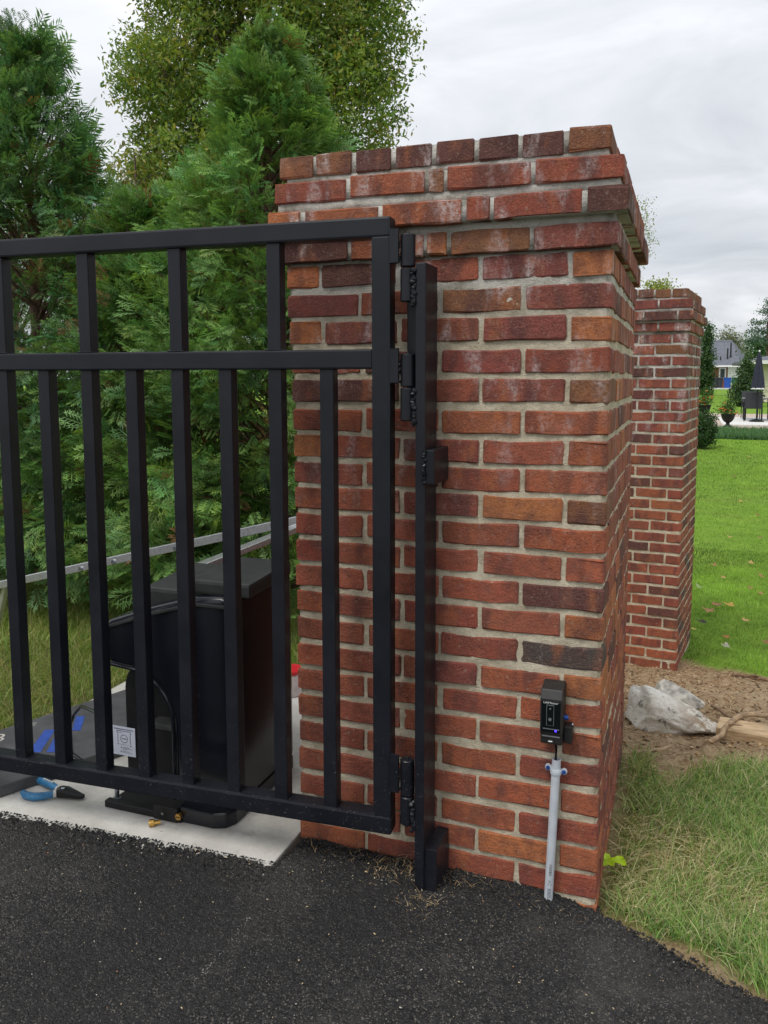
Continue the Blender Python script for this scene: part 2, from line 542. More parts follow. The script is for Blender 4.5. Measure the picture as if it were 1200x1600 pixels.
# ------------------------------------------------------------------ the setting: ground, drive, concrete pad
YT = [-12, 0, .9, 1.4, 2, 3.9, 5, 8, 14, 20, 23.5, 32, 50, 80, 90, 150]
ZT = [.0, .02, .05, -.02, -.17, -.62, -.72, -.78, -.6, -.3, -.05, -.05, .35, .3, .3, .5]
def sstep(a, b, v):
    q = np.clip((v - a) / (b - a), 0, 1)
    return q * q * (3 - 2 * q)
def gz0(x, y):
    """smooth terrain height"""
    x = np.asarray(x, float); y = np.asarray(y, float)
    right = np.interp(y, YT, ZT)
    left = np.interp(y, [-12, 0, 6, 14, 150], [0.0, 0.045, 0.05, -.2, .5])
    w = sstep(-1.0, -0.55, x)
    return left * (1 - w) + right * w
def dirt_mask(x, y):
    x = np.asarray(x, float); y = np.asarray(y, float)
    P = np.stack([x, y, x * 0 + 1.3], -1)
    n = vnoise(P, 7) * 0.07 + vnoise(P, 2.5) * 0.08
    near = np.interp(x, [-0.1, 0.05, 0.12, 0.16, 0.22, 0.33, 0.5, 1.0, 2.0], [0.86, 0.93, 0.88, 0.74, 0.84, 1.0, 1.03, 1.1, 1.2])
    far = np.interp(x, [0.0, 0.25, 0.41, 0.58, 0.78, 1.5, 2.4], [4.3, 4.2, 4.16, 4.08, 4.0, 3.4, 2.2])
    m = sstep(-.04, .05, y - near + n * 0.6) * sstep(-.05, .08, far - y + n)
    m = m * (x > -0.9)
    edge = sstep(0.075, 0.01, np.abs(y - drive_edge(x)) + n * .25) * (x > -0.02)
    base = sstep(.05, .015, np.hypot(np.maximum(x, 0), 0) + n * .2) * (x > -.06) * (y < 1)
    return np.clip(np.maximum(m, np.maximum(edge * 0.9, base * 0.6)), 0, 1)
def drive_edge(x):
    """y of the asphalt's far edge at x"""
    return np.interp(x, [-8, -1.79, -1.055, -0.845, -0.838, 0.0, 0.02, 0.11, 0.264, 0.40, 0.7, 1.4, 4], [-.22, -.204, -.167, -.159, 0.03, 0.03, -0.005, -0.03, -.095, -.18, -.36, -.75, -2.2])
def gz(x, y):
    x = np.asarray(x, float); y = np.asarray(y, float)
    z = gz0(x, y)
    d = dirt_mask(x, y)
    P = np.stack([x, y, x * 0], -1)
    z = z + d * (vnoise(P, 9) * 0.012 + vnoise(P, 26) * 0.008 + vnoise(P, 60) * 0.004)
    z = z + (1 - d) * vnoise(P, 1.1) * 0.012 * sstep(1, 4, y)
    under = sstep(0.0, 0.03, drive_edge(x) - y)
    return z - under * 0.05

xs = np.concatenate([np.arange(-150, -6, 6), np.arange(-6, -.9, .12), np.arange(-.9, -.08, .1), np.arange(-.08, 1.1, .014), np.arange(1.1, 4, .1), np.arange(4, 12, .5), np.arange(12, 151, 6)])
ys = np.concatenate([np.arange(-40, -3, 3), np.arange(-3, -.4, .15), np.arange(-.4, 1.0, .02), np.arange(1.0, 4.5, .024), np.arange(4.5, 9, .1), np.arange(9, 26, .4), np.arange(26, 60, 2), np.arange(60, 261, 10)])
GX, GY = np.meshgrid(xs, ys)
gx, gy = GX.ravel(), GY.ravel()
V = np.stack([gx, gy, gz(gx, gy)], -1)
nx_, ny_ = len(xs), len(ys)
def gridfaces(nx, ny):
    i = np.arange(nx - 1)[None, :] + np.arange(ny - 1)[:, None] * nx
    i = i.ravel()
    return np.stack([i, i + 1, i + nx + 1, i + nx], -1)
msk = np.zeros((len(V), 3)); msk[:, 0] = dirt_mask(gx, gy)
msk[:, 1] = np.clip(sstep(1.6, 0.9, gy) * (0.75 + 0.25 * vnoise(V, 3)), 0, 1)
ground = npobj('lawn', V, gridfaces(nx_, ny_), M['ground'], col=msk, smooth=True)
tag(ground, kind='structure')

# asphalt drive
AZX = [-9, -.6, -.38, -.12, -.02, .1, .5, 4]
AZZ = [.085, .085, .081, .062, .036, .026, .022, 0.0]
def az(x, y):
    return np.interp(x, AZX, AZZ) * sstep(-9, -.5, y) * 1.0
ax = np.concatenate([np.arange(-8, -2.2, .2), np.arange(-2.2, .75, .0055), np.arange(.75, 4.01, .12)])
ay = np.concatenate([np.array([-9.0, -6, -4, -2.5, -1.8, -1.3]), np.arange(-1.02, .045, .0055)])
AX, AY = np.meshgrid(ax, ay)
P2 = np.stack([AX, AY, AX * 0 + .5], -1)
fine = (RNG.random(AX.shape) - .5) * 0.0040 + vnoise(P2, 120) * 0.0018 + vnoise(P2, 30) * .0014 + vnoise(P2, 4) * 0.004
rough_band = 1 + 1.6 * sstep(.16, .02, drive_edge(AX) - AY)
AZ = az(AX, AY) + fine * (AY > -1.2) * rough_band
wall = (AX > -.856) & (AX < .0)
gap = drive_edge(AX) - AY + np.where(wall, 0, vnoise(P2, 60) * .008 + vnoise(P2, 17) * .010)
AZ = AZ - np.clip((.016 - gap) / .016, 0, 1.2) * .004 * (~wall)
FA_ = gridfaces(len(ax), len(ay))
keepf = gap.ravel()[FA_].mean(1) > -.003
drive = npobj('asphalt_drive', np.stack([AX, AY, AZ], -1).reshape(-1, 3), FA_[keepf], M['asphalt'])
tag(drive, kind='structure')

# concrete pad beside the pillar
mb = MB()
mb.prism([(-2.15, -.228), (-.868, -.205), (-.868, 1.12), (-2.15, 1.12)], lambda u, v, q: (u, v, q), -.06, .0775)
pad = obj('concrete_pad', mb, M['concrete'], bevel=0.006)
tag(pad, kind='structure')

# ------------------------------------------------------------------ brick pillars
H, PST, J, BW = .0762, .2169, .0125, .0960
SL = PST - J
_bm = {}
def brick_mesh(dims, var, mat):
    key = (round(dims[0] / .006), round(dims[1] / .006), round(dims[2] / .004), var, mat.name)
    if key in _bm:
        return _bm[key]
    rr = random.Random(hash(key[:4]) & 0xffff)
    L, D_, h = dims
    b = .0032
    long_x = L >= D_
    a_, c_ = (L, D_) if long_x else (D_, L)
    st = [(-a_ / 2, b * .8), (-a_ / 2 + b, 0), (-a_ / 6, 0), (a_ / 6, 0), (a_ / 2 - b, 0), (a_ / 2, b * .8)]
    V, F = [], []
    for x, ins in st:
        hy, hz = c_ / 2 - ins, h / 2 - ins
        ring = [(-hy, -hz + b), (-hy + b, -hz), (hy - b, -hz), (hy, -hz + b), (hy, hz - b), (hy - b, hz), (-hy + b, hz), (-hy, hz - b)]
        wz = rr.uniform(-.0022, .0022)
        for (y, z) in ring:
            p = (x + rr.uniform(-.0022, .0022), y + rr.uniform(-.0010, .0010), z + wz + rr.uniform(-.0019, .0019))
            V.append(p if long_x else (-p[1], p[0], p[2]))
    for i in range(5):
        for k in range(8):
            F.append((i * 8 + k, (i + 1) * 8 + k, (i + 1) * 8 + (k + 1) % 8, i * 8 + (k + 1) % 8))
    F.append(tuple(range(8))); F.append(tuple(40 + k for k in range(7, -1, -1)))
    me = bpy.data.meshes.new('brick')
    me.from_pydata(V, [], F)
    bm = bmesh.new(); bm.from_mesh(me); bmesh.ops.recalc_face_normals(bm, faces=bm.faces); bm.to_mesh(me); bm.free()
    me.materials.append(mat)
    _bm[key] = (me, dims)
    return _bm[key]

PAL = {'r': (.345, .100, .056), 'o': (.45, .155, .060), 'd': (.125, .052, .043), 'k': (.080, .066, .058), 'b': (.235, .105, .052),
       'p': (.265, .074, .055), 'm': (.385, .115, .054), 's': (.30, .080, .049)}
def jitter_col(c, rr, a=.12):
    g = 1 + rr.uniform(-a, a)
    return tuple(max(.01, q * g * (1 + rr.uniform(-.05, .05))) for q in c) + (1,)

def fit(lens, total, j):
    s = (total - j * (len(lens) - 1)) / sum(lens)
    return [l * s for l in lens]

def pillar(root, Wd, Dp, rows, colfun, m_brick, m_mortar, part_limit, seed, foot=0.0):
    """rows: list of dict(zb, zt, off, sh, front=[...], side=[...], typ) listed from the top, local frame:
    front face y=0 facing -y, x from -Wd to 0"""
    rr = random.Random(seed)
    rest = MB(); nobj = 0
    for ri, r_ in enumerate(rows):
        o, sh = r_['off'], r_['sh']
        x0, x1 = -Wd - o + sh - r_.get('le', 0), o + sh
        y0, y1 = -o, Dp + o
        zb, zt = r_['zb'], r_['zt']
        hz = zt - zb
        items = []      # (xa, xb, ya, yb, face, index)
        dA, dB = r_.get('depth', BW), r_.get('depth', BW)
        if r_['typ'] == 'A':        # front course runs through to both corners
            x = x1
            for i, l in enumerate(fit(r_['front'], x1 - x0, J)):
                jj = rr.uniform(-.003, .003) if 0 < i else 0
                items.append((x - l + jj, x, y0, y0 + dA, 'f', i)); items.append((x - l, x, y1 - dA, y1, 'b', i)); x -= l + J
            y = y0 + dA + J
            for i, l in enumerate(fit(r_['side'], y1 - dA - J - y, J)):
                items.append((x1 - dB, x1, y, y + l, 's', i)); items.append((x0, x0 + dB, y, y + l, 'l', i)); y += l + J
        else:
            y = y0
            ls = fit(r_['side'], y1 - y0, J)
            for i, l in enumerate(ls):
                items.append((x1 - dB, x1, y, y + l, 's' if i else 'c', i)); items.append((x0, x0 + dB, y, y + l, 'l' if i else 'cl', i)); y += l + J
            x = x1 - dB - J
            for i, l in enumerate(fit(r_['front'], x - (x0 + dB + J), J)):
                jj = rr.uniform(-.003, .003)
                items.append((x - l + jj, x, y0, y0 + dA, 'f', i + 1)); items.append((x - l, x, y1 - dA, y1, 'b', i)); x -= l + J
        for (xa, xb, ya, yb, face, i) in items:
            dz = rr.uniform(-.0018, .0018); dy = rr.uniform(-.0016, .0016)
            cen = ((xa + xb) / 2 + (dy if face == 's' else 0), (ya + yb) / 2 + (dy if face in 'fc' else 0), (zb + zt) / 2 + dz)
            dims = (xb - xa, yb - ya, hz)
            if face in ('f', 's', 'c', 'cl') and nobj < part_limit and not r_.get('skip', lambda *a: False)(face, i):
                me, d0 = brick_mesh(dims, rr.randrange(4), m_brick)
                ob = bpy.data.objects.new('brick', me)
                COL.objects.link(ob); ob.parent = root
                ob.location = cen
                ob.scale = tuple(a / b for a, b in zip(dims, d0))
                if rr.random() < .5: ob.scale.x *= -1; ob.scale.y *= -1
                ob.rotation_euler = (rr.uniform(-.004, .004), rr.uniform(-.010, .010) if face == 'f' else 0, rr.uniform(-.004, .004))
                ob.color = jitter_col(colfun(ri + 1, face, i, rr), rr)
                nobj += 1
            else:
                rest.box([c - d / 2 for c, d in zip(cen, dims)], [c + d / 2 for c, d in zip(cen, dims)])
    ro = obj('brickwork', rest, m_brick, root, local=True)
    ro['kind'] = 'stuff'; ro.color = (.27, .08, .05, 1)
    # mortar
    mo = MB()
    ins = .0050
    ztop_body = rows[4]['zt'] + .006
    mo.box((-Wd + ins + .012, ins + .012, foot), (-ins - .012, Dp - ins, ztop_body - .002))
    for k in range(4):
        r_, rn = rows[k], rows[k + 1]
        o, sh, le = r_['off'], r_['sh'], r_.get('le', 0)
        mo.box((-Wd - o + sh + ins - le, -o + ins, r_['zb'] + .001), (o + sh - ins, Dp + o - ins, r_['zt'] - .004))
        oj = min(o, rn['off']); e_ = .001 * (k + 1)
        mo.box((-Wd - oj + ins - le + e_, -oj + ins + e_, rn['zt'] - .006), (oj + min(sh, 0) - ins - e_, Dp + oj - ins - e_, r_['zb'] + .003))
    V0 = np.array(mo.v); F0 = [list(f) for f in mo.f]
    def sheet(us, zs, fn):
        U, Z = np.meshgrid(us, zs); u, z = U.ravel(), Z.ravel()
        P = fn(u, z)
        return P, gridfaces(len(us), len(zs))
    ws = np.linspace(0, Wd - 2 * ins, int(Wd / .010)); zs = np.arange(foot, ztop_body, .010)
    ds = np.linspace(0, Dp - 2 * ins, int(Dp / .010))
    def disp(P):
        return vnoise(P + seed, 38) * .0026 + vnoise(P + seed, 95) * .0016 + vnoise(P + seed, 9) * .0012
    def ff(u, z):
        lez = np.interp(z, [.9, 1.3, 1.7, 2.0], [0, .004, .019, .022]) if 'le' in rows[0] else z * 0
        P = np.stack([-Wd + ins + u - lez * (1 - u / Wd), u * 0, z], -1); P[:, 1] = ins + disp(P)
        e_ = np.minimum(u, Wd - 2 * ins - u); P[:, 1] += np.clip(.006 - e_, 0, .006); return P
    def fs(u, z):
        P = np.stack([u * 0, ins + u, z], -1); P[:, 0] = -ins - disp(P)
        P[:, 0] -= np.clip(.006 - u, 0, .006) ; return P
    A, FA = sheet(ws, zs, ff); B, FB = sheet(ds, zs, fs)
    n0 = len(V0)
    VV = np.concatenate([V0, A, B]); 
    FF = np.concatenate([np.array(F0), FA + n0, FB + n0 + len(A)])
    o_ = npobj('mortar', VV, FF, m_mortar)
    o_.parent = root
    return nobj

Hd = BW
CAPROWS = [
    dict(zb=1.9745, zt=2.0310, off=.0, sh=-.012, typ='A', depth=.2, front=[Hd] * 8, side=[Hd] * 5),
    dict(zb=1.9045, zt=1.9600, off=.020, sh=0, typ='A', front=[SL, SL, .036, SL, SL], side=[SL, SL, SL, Hd]),
    dict(zb=1.8230, zt=1.8800, off=.036, sh=0, typ='B', front=[SL, .06, SL, SL], side=[SL, SL, SL, SL, Hd]),
    dict(zb=1.7470, zt=1.8035, off=.013, sh=0, typ='A', front=[SL, SL, .05, SL, SL], side=[SL, SL, SL, Hd]),
]
ZB = {5: 1.680, 6: 1.601, 7: 1.526, 8: 1.445, 9: 1.3695, 10: 1.289, 11: 1.2135, 12: 1.140, 13: 1.068, 14: .993, 15: .918, 16: .8425, 17: .768, 18: .688,
      19: .611, 20: .5345, 21: .4575, 22: .378, 23: .2985, 24: .218, 25: .1475, 26: .0730, 27: -.0035}
rows1 = list(CAPROWS)
for k in range(5, 28):
    odd = k % 2 == 1
    rows1.append(dict(zb=ZB[k], zt=ZB[k] + .0590, off=0, sh=0, typ='B' if odd else 'A', front=[SL] * (3 if odd else 4), side=([SL] * 4 + [Hd]) if odd else [SL, SL, SL, Hd]))
FRONT = {1: 'bdddddbb', 2: 'srbmsr', 3: 'dssmmo', 4: 'pbomdr', 5: 'oprdo', 6: 'pbrps', 7: 'oprpo', 8: 'spdrs', 9: 'bprdd', 10: 'mmrmo', 11: 'mrpro', 12: 'msrrs',
         13: 'boprr', 14: 'mrrsr', 15: 'mrrrs', 16: 'drrrr', 17: 'orsrm', 18: 'ksrrs', 19: 'ompsr', 20: 'mrmrs', 21: 'mrrrm', 22: 'smrsr', 23: 'mmrsr', 24: 'smrrm', 25: 'mospr', 26: 'srsmr', 27: 'omrmm'}
def col1(row, face, i, rr):
    if face in ('f', 'c', 'cl'):
        s = FRONT[row]
        k = 0 if face == 'c' else (len(s) - 1 if face == 'cl' else i)
        c = PAL[s[min(k, len(s) - 1)]]
        return c
    return PAL[rr.choice('rrrrmmsspod' if row > 5 else 'rrspd')]
PW, PD = .8559, .9644
for q in rows1:
    q['le'] = float(np.interp(q['zb'], [.9, 1.3, 1.7, 2.0], [0, .004, .019, .022]))
p1 = thing('brick_pillar', 'large red brick pillar with corbelled cap, nearest the camera beside the gate', 'pillar', (0, 0, 0))
n1 = pillar(p1, PW, PD, rows1, col1, M['brick'], M['mortar'], 290, 3, -.1)

# the second pillar, farther down the slope
rows2 = []
for k in range(1, 36):
    zt = 2.030 - (k - 1) * .0765
    if k <= 4:
        q = dict(CAPROWS[k - 1])
    else:
        odd = k % 2 == 1
        q = dict(off=0, sh=0, typ='B' if odd else 'A', front=[SL] * (3 if odd else 4), side=([SL] * 3 + [SL]) if odd else [SL, SL, SL])
    q['zb'], q['zt'] = zt - .0590, zt
    if k == 1: q.update(side=[Hd] * 4, sh=-.01)
    if k in (2, 4): q.update(side=[SL, SL, SL])
    if k == 3: q.update(side=[SL] * 4)
    q['skip'] = lambda face, i: (face == 'f' and i > 2) or face == 'cl'
    rows2.append(q)
def col2(row, face, i, rr):
    if row == 1: return PAL['b']
    if face == 's':
        return PAL[rr.choice('rrpsrpd' if row < 25 else 'rrrpk')]
    return PAL[rr.choice('pppdsrb' if row < 14 else 'ssprdmr')]
p2 = thing('brick_pillar', 'second brick pillar standing on bare earth behind the nearest one', 'pillar', (0.176, 3.90, 0), R(-6.6))
n2 = pillar(p2, PW, .8559, rows2, col2, M['brick2'], M['mortar2'], 295, 9, -.75)

# ------------------------------------------------------------------ gate
GA = R(3.1)
gate = thing('metal_gate', 'black welded metal gate of square bars hung beside the near pillar', 'gate', (-.5227, -.13, 0), GA)
T = .0508
GL = 2.9
def part(name, lo, hi, parent, mat='paint', bevel=.005):
    return obj(name, MB().box(lo, hi), M[mat], parent, bevel=bevel, local=True)
part('top_rail', (-GL + T - .001, 0, 1.7801), (-.0005, T, 1.8309), gate, bevel=.006)
part('middle_rail', (-GL + T - .001, .0005, 1.4553), (-T + .001, T - .0005, 1.5055), gate)
part('bottom_rail', (-GL + T - .001, .0, .2187), (-.0005, T, .2695), gate, bevel=.006)
part('stile', (-T, .0012, .2695 - .004), (-.001, T - .0012, 1.7801 + .004), gate)
part('stile', (-GL, .0012, .2187), (-GL + T, T - .0012, 1.8309), gate)
pk = .038
for i in range(18):
    xc = -.175 - .1455 * i
    if xc < -GL + .1: break
    y0 = (T - pk) / 2
    part('picket', (xc - pk / 2, y0, .2675), (xc + pk / 2, y0 + pk, 1.457), gate, bevel=.003)
    if i % 2 == 1:
        part('upper_picket', (xc - pk / 2, y0, 1.5035), (xc + pk / 2, y0 + pk, 1.7820), gate, bevel=.003)
        w = MB()
        for k in range(9):
            w.lathe([(.001, -.002), (.004, -.001), (.0045, .001), (.001, .0035)], (xc - pk / 2 - .002 + k * (pk + .004) / 8, y0 - .002, 1.5058), 6)
        obj('weld_bead', w, M['paint'], gate, local=True, smooth=True)

def weld(path, r, parent, name='weld_bead', local=False):
    rr = random.Random(int(path[0][2] * 1000))
    w = MB()
    a, b = Vector(path[0]), Vector(path[1])
    n = max(3, int((b - a).length / .006))
    for k in range(n):
        p = a.lerp(b, k / (n - 1)) + Vector((rr.uniform(-.003, .003), rr.uniform(-.002, .002), 0))
        q = r * rr.uniform(.7, 1.35)
        w.lathe([(q * .3, -q), (q * .9, -q * .5), (q, 0), (q * .9, q * .5), (q * .3, q)], tuple(p), 8)
    return obj(name, w, M['paint'], parent, local=local, smooth=True, jitter=.0012)

# ------------------------------------------------------------------ hinge post
post = thing('hinge_post', 'narrow black steel hinge post bolted off the near pillar', 'post', (-.445, -.08, .07))
obj('post', MB().box((-.4575, -.13, .066), (-.4315, -.026, 1.714)), M['paint'], post, bevel=.003)
mbk = obj('mounting_block', MB().box((-.4325, -.128, 1.166), (-.408, .012, 1.254)), M['paint'], post, bevel=.003)
obj('mounting_block', MB().box((-.4325, -.122, .07), (-.400, .012, .196)), M['paint'], post, bevel=.004, jitter=.0015)
obj('backing_plate', MB().box((-.502, -.062, 1.335), (-.456, -.052, 1.700)), M['paint'], post, bevel=.002)
weld([(-.434, -.130, 1.172), (-.434, -.130, 1.25)], .0045, post)
hx, hy = -.483, -.112
for (za, zm, zb) in ((1.786, 1.7045, 1.621), (1.493, 1.4095, 1.325), (.432, .333, .253)):
    def knuckle(a, b):
        return MB().lathe([(.0165, a), (.0188, a + .0025), (.0188, b - .0025), (.0165, b)], (hx, hy, 0), 22)
    kn = obj('hinge_knuckle', knuckle(zm + .0015, za), M['paint'], gate, smooth=True)
    obj('grease_nipple', MB().lathe([(.004, za), (.004, za + .004), (.002, za + .007)], (hx, hy, 0), 10), M['dark'], kn, smooth=True)
    obj('hinge_leaf', MB().box((-.5245, -.134, zm + .010), (-.5015, -.122, za + .014)), M['paint'], gate, bevel=.002, jitter=.0006)
    weld([(-.5025, -.126, zm + .014), (-.5025, -.126, za - .004)], .0035, gate)
    obj('hinge_knuckle', knuckle(zb, zm - .0015), M['paint'], post, smooth=True)
    weld([(-.4625, -.129, zb - .008), (-.4625, -.129, zm - .010)], .0062, post)

# ------------------------------------------------------------------ gate operator behind the bars
op = thing('gate_operator', 'black plastic gate operator cabinet on concrete behind the bars', 'gate motor', (-1.3, .2, .0775))
arch = [(-1.53 + .0, .532)]
for k in range(9):
    a = R(90 - 90 * k / 8)
    arch.append((-1.45 + .165 * math.cos(a), .36 + .165 * math.sin(a)))
prof = [(-1.07, .118), (-1.07, .765), (-1.11, .782), (-1.20, .775), (-1.36, .728), (-1.53, .668)] + arch + [(-1.285, .118)]
cov = obj('cover', MB().prism(prof, lambda u, v, q: (u, q, v), .0, .40), M['plastic'], op, bevel=.020, seg=3, smooth=True)
obj('rim', MB().tube([(u, -.002, v) for u, v in arch[0:1] + arch[1:]] + [(-1.285, -.002, .30), (-1.285, -.002, .12)], .0065, 8), M['plastic'], cov, smooth=True)
obj('top_seam', MB().prism([(-1.085, .748), (-1.20, .748), (-1.36, .702), (-1.522, .645), (-1.522, .655), (-1.36, .712), (-1.20, .758), (-1.085, .758)], lambda u, v, q: (u, q, v), -.006, .004), M['plastic_dull'], cov, bevel=.002)
def wedge(x0, x1, y0, y1, z0, z1, zb0, zb1):
    return MB().add([(x0, y0, z0), (x1, y0, z0), (x1, y1, zb0), (x0, y1, zb0), (x0, y0, z1), (x1, y0, z1), (x1, y1, zb1), (x0, y1, zb1)],
                    [(0, 3, 2, 1), (4, 5, 6, 7), (0, 1, 5, 4), (1, 2, 6, 5), (2, 3, 7, 6), (3, 0, 4, 7)])
obj('lid', wedge(-1.235, -1.022, .02, .30, .778, .822, .790, .838), M['plastic_dull'], op, bevel=.010, seg=2)
obj('lid', wedge(-1.43, -1.24, .06, .36, .70, .772, .70, .790), M['plastic_dull'], op, bevel=.012, seg=2)
for k in range(16):
    obj('rivet', MB().lathe([(.001, -.003), (.003, -.001), (.003, .001), (.001, .003)], (-1.198 + (k % 2) * .002, -.001, .17 + .033 * k + (k % 3) * .004), 6), M['steel'], cov, smooth=True)
pl = []
for k in range(13):
    a = R(180 - 150 * k / 12)
    pl.append((-1.425 + .105 * math.cos(a), .42 + .10 * math.sin(a)))
plate = obj('motor_plate', MB().prism([(-1.53, .12)] + pl + [(-1.30, .40), (-1.30, .12)], lambda u, v, q: (u, q, v), .085, .10), M['dark'], op, bevel=.004)
for (bx_, bz_) in ((-1.47, .455), (-1.46, .375), (-1.33, .40)):
    obj('bolt', MB().tube([(bx_, .085, bz_), (bx_, .074, bz_)], .008, 6), M['steel'] if bx_ > -1.4 else M['dark'], plate)
obj('cross_bar', MB().box((-1.40, .03, .322), (-1.285, .09, .340)), M['plastic_dull'], op, bevel=.003)
sheet_ = obj('instruction_sheet', MB().box((-1.556, .0485, .203), (-1.469, .050, .300)), M['paper'], op, bevel=.0)
ink = MB()
yI = .0478
def iln(x0, z0, x1, z1, w=.0012):
    d = Vector((x1 - x0, 0, z1 - z0)); L_ = d.length; d.normalize(); n_ = Vector((-d.z, 0, d.x)) * w / 2
    a, b = Vector((x0, yI, z0)), Vector((x1, yI, z1))
    ink.add([a - n_, b - n_, b + n_, a + n_], [(0, 1, 2, 3)])
X0, Z1 = -1.556, .300
iln(X0 + .004, Z1 - .008, X0 + .083, Z1 - .008, .0022); iln(X0 + .015, Z1 - .014, X0 + .072, Z1 - .014, .0018)
cx_, cz_ = X0 + .044, Z1 - .040
for k in range(20):
    a0, a1 = 2 * math.pi * k / 20, 2 * math.pi * (k + 1) / 20
    iln(cx_ + .0135 * math.cos(a0), cz_ + .0135 * math.sin(a0), cx_ + .0135 * math.cos(a1), cz_ + .0135 * math.sin(a1), .0018)
iln(cx_ - .008, cz_, cx_ + .010, cz_, .0026)
iln(cx_ - .024, cz_ - .015, cx_ - .024, cz_ + .018, .002); iln(cx_ + .024, cz_ - .017, cx_ + .024, cz_ + .016, .002)
iln(cx_ - .020, cz_ - .020, cx_ + .018, cz_ - .020, .0008); iln(cx_ - .022, cz_ + .020, cx_ - .008, cz_ + .020, .0010)
for dx, dz in ((-.027, .021), (.026, .019), (-.024, -.02), (.026, -.022)):
    iln(cx_ + dx - .002, cz_ + dz, cx_ + dx + .002, cz_ + dz, .004)
for zz in (.070, .084):
    iln(X0 + .030, Z1 - zz, X0 + .034, Z1 - zz, .004)
    iln(X0 + .038, Z1 - zz + .001, X0 + .064, Z1 - zz + .001, .0012); iln(X0 + .038, Z1 - zz - .003, X0 + .076, Z1 - zz - .003, .0009)
iln(X0 + .038, Z1 - .076, X0 + .055, Z1 - .076, .0009)
obj('print', ink, M['ink'], sheet_)
# base frame
obj('base_frame', MB().box((-1.515, -.055, .0780), (-1.23, -.030, .100)).box((-1.515, -.032, .0778), (-1.23, .36, .084)), M['dark'], op, bevel=.003)
obj('base_skirt', MB().prism([(-1.245, -.05), (-1.12, -.05), (-1.085, -.035), (-1.068, .0), (-1.068, .39), (-1.245, .39)], lambda u, v, q: (u, v, q), .0776, .125), M['plastic'], op, bevel=.006)
obj('bracket', MB().box((-1.325, -.062, .080), (-1.240, -.054, .125)), M['dark'], op, bevel=.002)
obj('anchor_bolt', MB().tube([(-1.497, -.015, .080), (-1.497, -.015, .18)], .0075, 10).lathe([(.014, .084), (.014, .094), (.008, .095)], (-1.497, -.015, 0), 6), M['steel'], op)
obj('screw', MB().tube([(-1.29, -.062, .103), (-1.29, -.067, .103)], .005, 8), M['steel'], op)
bs = obj('brass_screw', MB().tube([(-1.235, -.052, .102), (-1.235, -.066, .102)], .0105, 16), M['brass'], op, bevel=.002)
obj('slot', MB().box((-1.242, -.0668, .1005), (-1.228, -.0655, .1035)), M['dark'], bs)

# ------------------------------------------------------------------ small things on the pad
fit_ = thing('brass_fitting', 'small loose brass fitting lying on the pale concrete', 'fitting', (-1.305, -.099, .0775))
fd = Vector((.8, .55, .0)).normalized(); fb = Vector((-1.312, -.104, .0885))
obj('collar', MB().tube([fb, fb + fd * .016], .011, 16), M['brass'], fit_, bevel=.002)
obj('stem', MB().tube([fb + fd * .016, fb + fd * .034], [.007, .0065], 12), M['brass'], fit_)
obj('bore', MB().tube([fb - fd * .0006, fb + fd * .001], .006, 12), M['dark'], fit_)

pz = .0785
pliers = thing('pliers', 'open long-nose pliers with blue grips on the concrete pad', 'pliers', (-1.69, -.04, pz))
def grip(pts, name):
    return obj(name, MB().tube(pts, [.009, .0125, .013, .012, .0105], 12), M['handle'], pliers, smooth=True)
g1 = grip([(-1.810, -.090, pz + .013), (-1.786, -.103, pz + .014), (-1.755, -.103, pz + .014), (-1.728, -.088, pz + .014), (-1.706, -.066, pz + .014)], 'handle')
g2 = grip([(-1.834, -.006, pz + .013), (-1.815, -.008, pz + .014), (-1.785, -.014, pz + .014), (-1.750, -.024, pz + .014), (-1.716, -.036, pz + .014)], 'handle')
obj('grip_end', MB().tube([(-1.707, -.067, pz + .014), (-1.700, -.061, pz + .014)], .012, 12), M['white_print'], g1)
obj('grip_end', MB().tube([(-1.717, -.036, pz + .014), (-1.709, -.0385, pz + .014)], .012, 12), M['white_print'], g2)
obj('jaw', MB().add([(-1.706, -.066, pz + .004), (-1.690, -.066, pz + .004), (-1.61, -.050, pz + .005), (-1.605, -.043, pz + .005), (-1.69, -.043, pz + .004),
                     (-1.706, -.066, pz + .024), (-1.690, -.066, pz + .025), (-1.61, -.050, pz + .016), (-1.605, -.043, pz + .016), (-1.69, -.043, pz + .025)],
    [(0, 4, 3, 2, 1), (5, 6, 7, 8, 9), (0, 1, 6, 5), (1, 2, 7, 6), (2, 3, 8, 7), (3, 4, 9, 8), (4, 0, 5, 9)]), M['dark'], pliers, bevel=.002)
obj('jaw', MB().add([(-1.712, -.034, pz + .004), (-1.69, -.0425, pz + .004), (-1.606, -.0425, pz + .005), (-1.607, -.036, pz + .005), (-1.68, -.022, pz + .004), (-1.705, -.024, pz + .004),
                     (-1.712, -.034, pz + .024), (-1.69, -.0425, pz + .025), (-1.606, -.0425, pz + .016), (-1.607, -.036, pz + .016), (-1.68, -.022, pz + .025), (-1.705, -.024, pz + .024)],
    [(0, 5, 4, 3, 2, 1), (6, 7, 8, 9, 10, 11), (0, 1, 7, 6), (1, 2, 8, 7), (2, 3, 9, 8), (3, 4, 10, 9), (4, 5, 11, 10), (5, 0, 6, 11)]), M['dark'], pliers, bevel=.002)
obj('pivot', MB().lathe([(.007, pz + .02), (.007, pz + .0275), (.004, pz + .029)], (-1.688, -.043, 0), 14), M['steel'], pliers)
wf = MB()
for q in (0, 1, 2, 3):
    wf.add([(-1.795 + q * .013, -.0165 - q * .003, pz + .0268), (-1.786 + q * .013, -.0185 - q * .003, pz + .0268), (-1.784 + q * .013, -.0120 - q * .003, pz + .0275), (-1.793 + q * .013, -.0100 - q * .003, pz + .0275)], [(0, 1, 2, 3)])
obj('print', wf, M['white_print'], g2)

